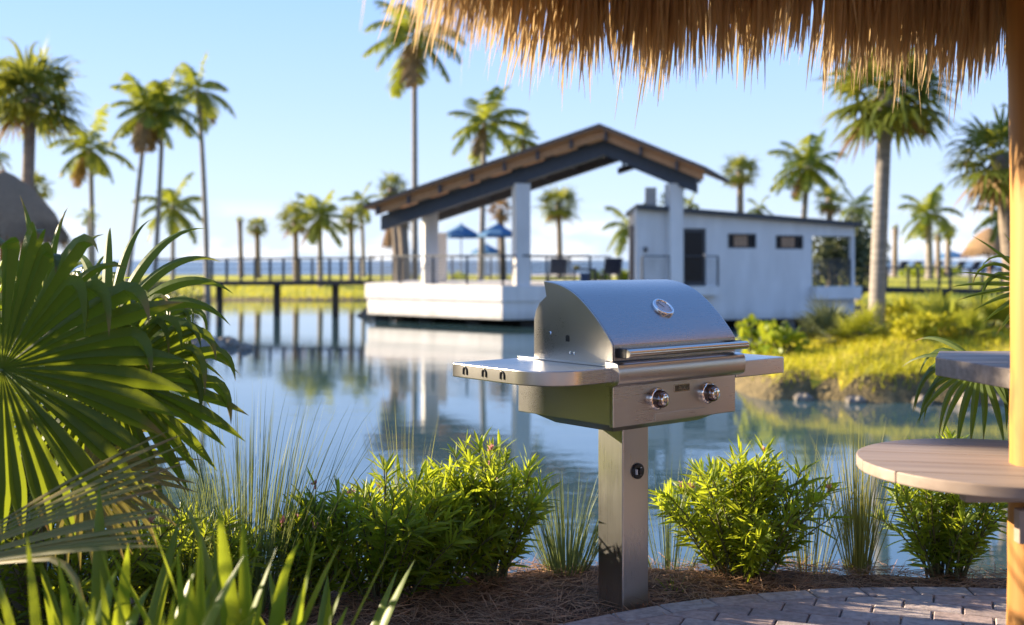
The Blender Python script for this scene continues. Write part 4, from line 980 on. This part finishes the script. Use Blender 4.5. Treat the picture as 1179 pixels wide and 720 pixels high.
# ------------------------------------------------------------------ footbridges
def bridge(name, label, a, b_, zd_a, zd_b, step, hgt, rail_posts=True, off0=0.0):
    a = np.array(a, float); b_ = np.array(b_, float); root = empty(name, (a[0], a[1], 0), label, 'footbridge', 'footbridges over the lagoon')
    d = b_ - a; ln = np.linalg.norm(d); u = d / ln; nn = np.array((-u[1], u[0])); wdt = 1.5
    k = MB()
    for s in (0, wdt): 
        q = nn * s; beam(k, (q[0], q[1], zd_a - .06), (d[0] + q[0], d[1] + q[1], zd_b - .06), .10, .15)
    q = nn * wdt / 2; beam(k, (q[0], q[1], zd_a + .03), (d[0] + q[0], d[1] + q[1], zd_b + .03), wdt - .11, .04); k.build('deck', MPILE, root)
    k = MB()
    for s in (0, wdt):
        q = nn * s; beam(k, (q[0], q[1], zd_a + hgt), (d[0] + q[0], d[1] + q[1], zd_b + hgt), .10, .07)
        for h_ in (.3, .55, .8): beam(k, (q[0], q[1], zd_a + hgt * h_), (d[0] + q[0], d[1] + q[1], zd_b + hgt * h_), .010, .010)
    k.build('handrail', MDARK, root)
    t_ = off0; i = 0
    while t_ <= ln:
        f_ = t_ / ln; z = zd_a + (zd_b - zd_a) * f_
        if i % 2 == 0: p = d * f_ + nn * wdt / 2; k = MB(); tube(k, [(p[0], p[1], -1.9), (p[0], p[1], z - .012)], .15, 10); k.build('pile', MPILE, root)
        for s in (0, wdt):
            p = d * f_ + nn * s; k = MB()
            if i % 2 == 0: box(k, p[0] - .05, p[0] + .05, p[1] - .05, p[1] + .05, z + .05, z + hgt - .036); k.build('post', MDARK, root)
            else: box(k, p[0] - .045, p[0] + .045, p[1] - .045, p[1] + .045, z + .05, z + hgt - .036); k.build('post', MDARK, root)
        t_ += step / 2; i += 1
bridge('footbridge', 'dark footbridge crossing the lagoon to the left of the pavilion', W(178, 0, 47).xy, W(420, 0, 45.5).xy, .40, .46, 2.57, .98, off0=2.57)
bridge('footbridge', 'dark footbridge running off to the right behind the big island palm', W(978, 0, 45).xy, W(1300, 0, 44).xy, .20, .05, 2.50, .88, off0=1.45)

# ------------------------------------------------------------------ thatched roofs in the distance
def thatch_cone(px, pya, pye, d, rpx, label, post_h=True, mt=MTHGREY, name='thatched_umbrella', seed=1):
    r = np.random.default_rng(seed); x0 = X(px, d); zb_ = GZ(x0, d); root = empty(name, (x0, d, zb_), label, 'thatched shelter', 'thatched shelters')
    za_ = ZC - (pya - HY) / F * d - zb_; ze_ = ZC - (pye - HY) / F * d - zb_; R = rpx / F * d
    k = MB(); prof = [(R * .97, ze_ + .12 * (za_ - ze_)), (R, ze_ + .02), (R * 1.0, ze_ + .10 * (za_ - ze_)), (R * .82, ze_ + .42 * (za_ - ze_)), (R * .5, ze_ + .74 * (za_ - ze_)), (R * .2, ze_ + .93 * (za_ - ze_)), (.04, za_)]
    lathe(k, prof, 28); k.build('thatch_roof', mt, root, smooth=True)
    k = MB(); K = 1800; a = r.uniform(0, 2 * np.pi, K); hh = r.random(K)
    rr_ = R * (1.01 - .75 * hh ** 1.3 * .9); zz = ze_ + (za_ - ze_) * (.10 + .80 * hh * .9)
    P = np.stack([np.cos(a) * rr_, np.sin(a) * rr_, zz], 1); D = np.stack([np.cos(a) * .55, np.sin(a) * .55, -np.ones(K)], 1) + r.normal(0, .12, (K, 3)); T = np.stack([-np.sin(a), np.cos(a), 0 * a], 1)
    blades(k, P, D, T, (za_ - ze_) * r.uniform(.18, .34, K), R * .014, 3, .1, prof=np.array([1, 1, .8, .3])); k.build('thatch_layers', mt, root)
    k = MB(); tube(k, [(0, 0, -.2), (0, 0, ze_ + .5 * (za_ - ze_))], R * .045, 10); k.build('post', MPOLE, root); return root
thatch_cone(1139, 262, 294, 66, 28, 'thatched beach umbrella standing on the sand right of the small slim palms', seed=1, mt=MTHROOF)
thatch_cone(2, 196, 280, 30, 70, 'large grey thatched roof at the left edge behind the fan palm', name='thatched_shelter', seed=2)
thatch_cone(452, 250, 284, 64, 10, 'small brown thatched umbrella behind the left end of the deck', seed=3, mt=MTHROOF)

d = 4.8; thatch_cone(CX + 6.0 * F / d, HY - (6.2 - ZC) * F / d, HY - (2.3 - ZC) * F / d, d, 2.1 * F / d, 'added thatched hut for the grill lid to reflect, outside the right edge of the picture', name='thatched_shelter', seed=9, mt=MTHROOF)  # unseen hut, added as something for the lid to mirror

# parasols
def parasol(px, pya, pye, d, rpx, label, seed=0):
    x0 = X(px, d); zb_ = GZ(x0, d); root = empty('parasol', (x0, d, zb_), label, 'parasol', 'blue parasols')
    za_ = ZC - (pya - HY) / F * d - zb_; ze_ = ZC - (pye - HY) / F * d - zb_; R = rpx / F * d
    k = MB(); v = [(0, 0, za_)] ; n = 8
    for i in range(n): a = 2 * math.pi * (i + .3) / n; v.append((R * math.cos(a), R * math.sin(a), ze_))
    for i in range(n): a = 2 * math.pi * (i + .3) / n; v.append((R * 1.0 * math.cos(a), R * 1.0 * math.sin(a), ze_ - .16))
    k.add(v, [(0, 1 + i, 1 + (i + 1) % n) for i in range(n)] + [(1 + i, 9 + i, 9 + (i + 1) % n, 1 + (i + 1) % n) for i in range(n)])
    cpy = k.build('canopy', MBLUE, root); s_ = cpy.modifiers.new('s', 'SOLIDIFY'); s_.thickness = .02
    k = MB(); tube(k, [(0, 0, -.1), (0, 0, za_ + .12)], .03, 8); k.build('pole', MDARK, root)
    k = MB(); lathe(k, [(.3, -.05), (.3, .08), (.05, .12)], 16); k.build('base', MDARK, root)
parasol(531, 258, 271, 62, 23, 'left one of the two blue parasols seen between the pavilion columns')
parasol(573, 257, 270, 61, 24, 'right one of the two blue parasols seen between the pavilion columns')
parasol(560, 281, 290, 75, 18, 'smaller farther blue parasol below the pair between the columns')
parasol(1096, 289, 295, 86, 18, 'dark parasol far down the beach between slim palms and thatched umbrella')

# chairs: sling lounge chairs
def lounge(x0, y0, z0, rz, label, group, sc=1.0):
    root = empty('lounge_chair', (x0, y0, z0), label, 'chair', group, rz); root.scale = (sc, sc, sc)
    k = MB(); 
    for s in (-.33, .33): beam(k, (s, -.55, .36), (s, .20, .36), .04, .05); beam(k, (s, .20, .36), (s, .62, 1.0), .04, .05)
    k.build('frame', MDARK, root)
    for (sx, sy) in ((-.33, -.5), (.33, -.5), (-.33, .22), (.33, .22)):
        k = MB(); box(k, sx - .02, sx + .02, sy - .02, sy + .02, 0, .334); k.build('leg', MDARK, root)
    k = MB(); beam(k, (0, -.53, .375), (0, .19, .375), .60, .02); k.build('seat', MNAVY, root)
    k = MB(); beam(k, (0, .22, .40), (0, .61, .99), .60, .02, up=(0, -.8, .5)); k.build('backrest', MNAVY, root)
    return root
Ld = [(642, 41.0, 'dark lounge chair on the deck right of the second pavilion column'), (704, 41.0, 'dark lounge chair on the deck beside the white house')]
for px, d, lb in Ld: lounge(X(px, d), d, FL, math.pi * 1.02, lb, 'lounge chairs on the deck', .95)
side_words = ['beach lounge chair nearest the white house corner', 'second beach lounge chair from the white house', 'beach lounge chair just left of the big island palm trunk', 'beach lounge chair just right of the big island palm trunk',
              'beach lounge chair left of the feathery palm trunk', 'beach lounge chair right of the feathery palm trunk', 'beach lounge chair left of the thatched umbrella post', 'beach lounge chair under the thatched umbrella', 'beach lounge chair closest to the log post']
for i, px in enumerate((988, 1002, 1034, 1050, 1086 - 12, 1100, 1118, 1136, 1152)):
    d = 80; x0 = X(px, d); lounge(x0, d, GZ(x0, d), math.pi + .5, side_words[i], 'lounge chairs on the beach', 1.05)
# deck table with blue cooler
d = 40.5; x0 = X(673, d)
tb_ = empty('side_table', (x0, d, FL), 'small dark table on the deck between the two lounge chairs', 'table')
k = MB(); box(k, -.42, .42, -.3, .3, .50, .56); k.build('table_top', MDARK, tb_)
for (sx, sy) in ((-.38, -.26), (.38, -.26), (-.38, .26), (.38, .26)):
    k = MB(); box(k, sx - .03, sx + .03, sy - .03, sy + .03, 0, .498); k.build('leg', MDARK, tb_)
k = MB(); box(k, -.2, .2, -.16, .16, 0, .40); tag(k.build('cooler', simple('blue_plastic', (.02, .06, .15), rough=.5), loc=(x0, d - .50, FL), bevel=.03), 'blue cooler box standing in front of the small deck table', 'cooler')
d = 40.6; k = MB(); lathe(k, [(.10, 0), (.13, .10), (.12, .12)], 14); tag(k.build('bowl', simple('yellow_plastic', (.6, .45, .05), rough=.5), loc=(X(664, 40.5), 40.5, FL + .561)), 'yellow bowl on the small deck table', 'bowl')
# yellow chair on the loggia
q = HU * (l1 + .35) - HN * .9 + H0
yc = empty('balcony_chair', (q[0], q[1], lz0 - .35 if False else .302), 'yellow chair on the corner balcony of the white house', 'chair')
k = MB(); box(k, -.25, .25, -.25, .25, .38, .43); k.build('seat', simple('yellow_paint', (.65, .50, .03), rough=.5), yc)
k = MB(); box(k, -.25, .25, .2, .25, .43, .98); k.build('backrest', bpy.data.materials['yellow_paint'], yc)
for (sx, sy) in ((-.22, -.22), (.22, -.22), (-.22, .22), (.22, .22)):
    k = MB(); box(k, sx - .02, sx + .02, sy - .02, sy + .02, 0, .38); k.build('leg', bpy.data.materials['yellow_paint'], yc)

# ------------------------------------------------------------------ shrubs in the middle distance
def shrub(px, d, wpx, hpx, label, m, seed, n=900, leaf=.10, lw=.45, name='shrub', group='shrubs beyond the water', z0=None, x0=None):
    r = np.random.default_rng(seed); x0 = X(px, d) if x0 is None else x0; zb_ = GZ(x0, d) if z0 is None else z0; Rx = wpx / F * d / 2; Hh = hpx / F * d
    root = empty(name, (x0, d, zb_), label, 'shrub', group)
    k = MB(); nc = 9; cs = np.stack([r.uniform(-.7, .7, nc) * Rx, r.uniform(-.7, .7, nc) * Rx, r.uniform(.3, .8, nc) * Hh], 1)
    ci = r.integers(0, nc, n); P = cs[ci] + nrm(r.normal(0, 1, (n, 3))) * (r.random((n, 1)) ** .4) * np.array((Rx * .42, Rx * .42, Hh * .32)); P[:, 2] = np.abs(P[:, 2])
    D = nrm(nrm(P - cs[ci] + 1e-6) + r.normal(0, .5, (n, 3)) + (0, 0, .2)); T = nrm(np.cross(D, r.normal(0, 1, (n, 3))))
    blades(k, P, D, T, leaf * r.uniform(.7, 1.3, n), leaf * lw * r.uniform(.7, 1.2, n), 3, .15, prof=np.array([.4, 1, .9, .1])); k.build('foliage', m, root)
    k = MB()
    for c in cs: tube(k, [(c[0] * .15, c[1] * .15, -.1), (c[0] * .5, c[1] * .5, c[2] * .6), tuple(c)], [.03 * Rx + .008, .02 * Rx + .006, .01 * Rx + .004], 5)
    k.build('stem', MSTEM, root); return root
def palmetto(px, d, wpx, label, seed, nl=16, m=MPALMETTO):
    r = np.random.default_rng(seed); x0 = X(px, d); root = empty('saw_palmetto', (x0, d, GZ(x0, d)), label, 'palmetto', 'palmettos on the island')
    R = wpx / F * d / 2; k = MB(); ks = MB()
    for i in range(nl):
        a = 2.4 * i; e0 = r.uniform(.15, 1.35); A = np.array((math.cos(a) * math.cos(e0), math.sin(a) * math.cos(e0), math.sin(e0))); N = np.array((-math.cos(a) * math.sin(e0), -math.sin(a) * math.sin(e0), math.cos(e0)))
        c = A * R * r.uniform(.35, .6); tube(ks, [(0, 0, -.05), c * .6 + (0, 0, .03), c], .008, 4, False)
        fan(k, c, A, N, R * r.uniform(.5, .7), 17, 220, .35, .05, 5, .1, .3, .3, r, cup=.1)
    k.build('leaves', m, root); ks.build('stem', MSTEM, root)
palmetto(955, 21.6, 104, 'round silvery palmetto left of the big island palm', 201, 20, MHEDGE)
palmetto(990, 21.0, 92, 'bright green palmetto at the foot of the big island palm', 202, 18)
palmetto(1086, 21.4, 104, 'palmetto in the middle of the island grass', 203, 18)
palmetto(1142, 21.6, 104, 'palmetto by the water left of the log post', 204, 18)
palmetto(1118, 20.4, 70, 'small palmetto in front of the two island palmettos', 205, 12)
shrub(868, 21.0, 40, 44, 'sea grape sapling with round leaves just right of the grill lid', MSCRUB, 211, 110, .13, .5, name='sea_grape', group='sea grapes on the island')
shrub(903, 20.6, 64, 40, 'broad sea grape with yellow green leaves in front of the white house', MSCRUB, 212, 200, .13, .5, name='sea_grape', group='sea grapes on the island')
shrub(1040, 22.8, 60, 30, 'low golden shrub right of the big island palm trunk', MGRASS, 213, 900, .10, .2)
shrub(1060, 20.5, 70, 24, 'low golden shrub in front of the middle palmetto', MGRASS, 214, 900, .10, .2)
shrub(962, 43.8, 62, 92, 'grey green shrub seen through the corner balcony of the house', MHEDGE, 215, 2600, .16, .4, z0=.0)
shrub(990, 46, 60, 74, 'dusty green shrub behind the right end of the house', MHEDGE, 216, 1500, .16, .4, z0=.0)
shrub(521, 60, 34, 50, 'bright green clipped shrub behind the first pavilion column', MSCRUB, 217, 1200, .16, .4)
shrub(505, 58, 26, 26, 'low yellow green shrub below the clipped shrub at the deck', MSCRUB, 218, 700, .16, .4)
shrub(690, 60, 22, 22, 'small green shrub behind the deck between the lounge chairs', MSCRUB, 219, 500, .16, .4)
shrub(719, 60, 24, 20, 'small green shrub behind the deck against the house', MSCRUB, 220, 500, .16, .4)
shrub(200, 40, 60, 60, 'dark green shrub on the left shore behind the fan palm tips', MHEDGE, 221, 1200, .14, .35)
shrub(165, 42, 80, 60, 'dark shrub hidden behind the fan palm at the end of the bridge', MHEDGE, 222, 1200, .14, .35)
shrub(1055, 74, 50, 12, 'low green shrub along the lawn at the foot of the feathery palm', MSCRUB, 223, 600, .18, .4)
shrub(1088, 76, 44, 10, 'low green shrub along the lawn below the two slim palms', MSCRUB, 224, 500, .18, .4)

for i, (xx, yy) in enumerate(((-11, -3), (-11.5, .8), (-11, 4.4), (-10.5, 7.6))):  # unseen hedge, added to darken what the grill's left side reflects
    shrub(0, yy, 4.4 * F / yy, 2.4 * F / yy, 'added tall sea grape hedge shrub darkening the grill reflections, outside the left edge of the picture', MHEDGE, 240 + i, 1800, .24, .5, name='sea_grape', group='added sea grapes left of the frame', z0=0, x0=xx)

for i, (xx, yy) in enumerate(((-5.2, 2.4), (-5.4, 3.9), (-5.2, 5.3), (-5.3, 6.8))):  # closer unseen hedge, added as a dark reflection for the steel below the shelf
    shrub(0, yy, 1.9 * F / yy, 1.5 * F / yy, 'added dense green hedge shrub for a dark reflection in the grill, just outside the left edge of the picture', MHEDGE, 260 + i, 2200, .13, .4, group='added hedge shrubs left of the frame', z0=0, x0=xx)
for i, (xx, yy) in enumerate(((4.9, 2.3),)):  # unseen shrub, added to put a warm tone into the control panel's reflection
    shrub(0, yy, 1.9 * F / yy, 1.7 * F / yy, 'added golden leaved shrub warming the grill panel reflection, outside the right edge of the picture', MGRASS, 250 + i, 1300, .16, .45, group='added golden shrubs right of the frame', z0=0, x0=xx)

# island meadow grass (countless)
K = 46000; x = rng.uniform(3.6, 20, K); y = 17.3 + 10 * rng.random(K) ** 1.6; z = ground_h(x, y); ok = z > -.90 + .3 * rng.random(K) ** .6; x, y, z = x[ok], y[ok], z[ok]; K = len(x)
a = rng.uniform(0, 2 * np.pi, K); D = np.stack([np.cos(a) * .45, np.sin(a) * .45, np.ones(K)], 1); T = np.stack([-np.sin(a), np.cos(a), 0 * a], 1)
k = MB(); blades(k, np.stack([x, y, z - .02], 1), D, T, rng.uniform(.07, .22, K), rng.uniform(.006, .014, K), 3, .3, prof=np.array([1, .9, .6, .05]))
tag(k.build('island_grass', MGRASS), 'golden green meadow grass covering the island', 'grass', kind='stuff')
# lagoon-edge grass on the far lawn
K = 9000; x = rng.uniform(-26, 40, K); y = rng.uniform(48, 70, K); z = ground_h(x, y); ok = (z > -.9) & (z < -.25); x, y, z = x[ok], y[ok], z[ok]; K = len(x)
a = rng.uniform(0, 2 * np.pi, K); D = np.stack([np.cos(a) * .4, np.sin(a) * .4, np.ones(K)], 1); T = np.stack([-np.sin(a), np.cos(a), 0 * a], 1)
k = MB(); blades(k, np.stack([x, y, z - .02], 1), D, T, rng.uniform(.2, .5, K), .03, 3, .2, prof=np.array([1, .9, .6, .05]))
tag(k.build('shore_grass', MGRASS), 'yellow green grass along the far shore of the lagoon', 'grass', kind='stuff')

# rocks
def rock(px, d, wpx, hpx, label, seed, z0=None):
    r = np.random.default_rng(seed); x0 = X(px, d); k = MB(); n1, n2 = 10, 7; v = []; R = wpx / F * d / 2; Hh = hpx / F * d
    ph = r.uniform(0, 6, 4)
    for j in range(n2):
        b_ = -math.pi / 2 + math.pi * j / (n2 - 1)
        for i in range(n1):
            a = 2 * math.pi * i / n1; q = 1 + .18 * math.sin(2 * a + ph[0]) + .12 * math.sin(3 * a + ph[1] + 2 * b_) + r.normal(0, .06)
            v.append((R * q * math.cos(a) * math.cos(b_), R * .8 * q * math.sin(a) * math.cos(b_), Hh * q * math.sin(b_)))
    f = [(j * n1 + i, j * n1 + (i + 1) % n1, (j + 1) * n1 + (i + 1) % n1, (j + 1) * n1 + i) for j in range(n2 - 1) for i in range(n1)]
    k.add(v, f); o_ = k.build('rock', MROCK, loc=(x0, d, ZW + .03 if z0 is None else z0)); return tag(o_, label, 'rock', 'rocks at the water line')
rock(232, 29, 46, 13, 'larger dark rock in the water behind the fan palm tips', 301)
rock(283, 28.5, 20, 6, 'small pale rock in the water at the tip of a palm blade', 302)
rock(262, 29.5, 26, 9, 'middle rock between the larger dark rock and the small pale one', 303)
rock(428, 46, 30, 8, 'tan rock at the waterline under the left corner of the deck', 304)
rock(470, 43.5, 34, 7, 'tan rock in the shade under the deck near its left pile', 305)
rock(512, 42.5, 30, 7, 'tan rock under the deck between two piles', 306)
rock(448, 45, 20, 6, 'small tan rock beside the left corner rock', 307)
for i, (px, d, wp, hp, lb) in enumerate(((1062, 17.75, 26, 7, 'brown bank stone left of the hanging palm blades'), (1110, 17.7, 30, 9, 'brown bank stone behind the hanging palm blades'), (985, 17.9, 22, 6, 'brown bank stone below the bright palmetto'), (1150, 17.7, 24, 8, 'brown bank stone beside the log post'), (925, 18.2, 20, 6, 'brown bank stone below the broad sea grape'))):
    rock(px, d, wp, hp, lb, 320 + i)
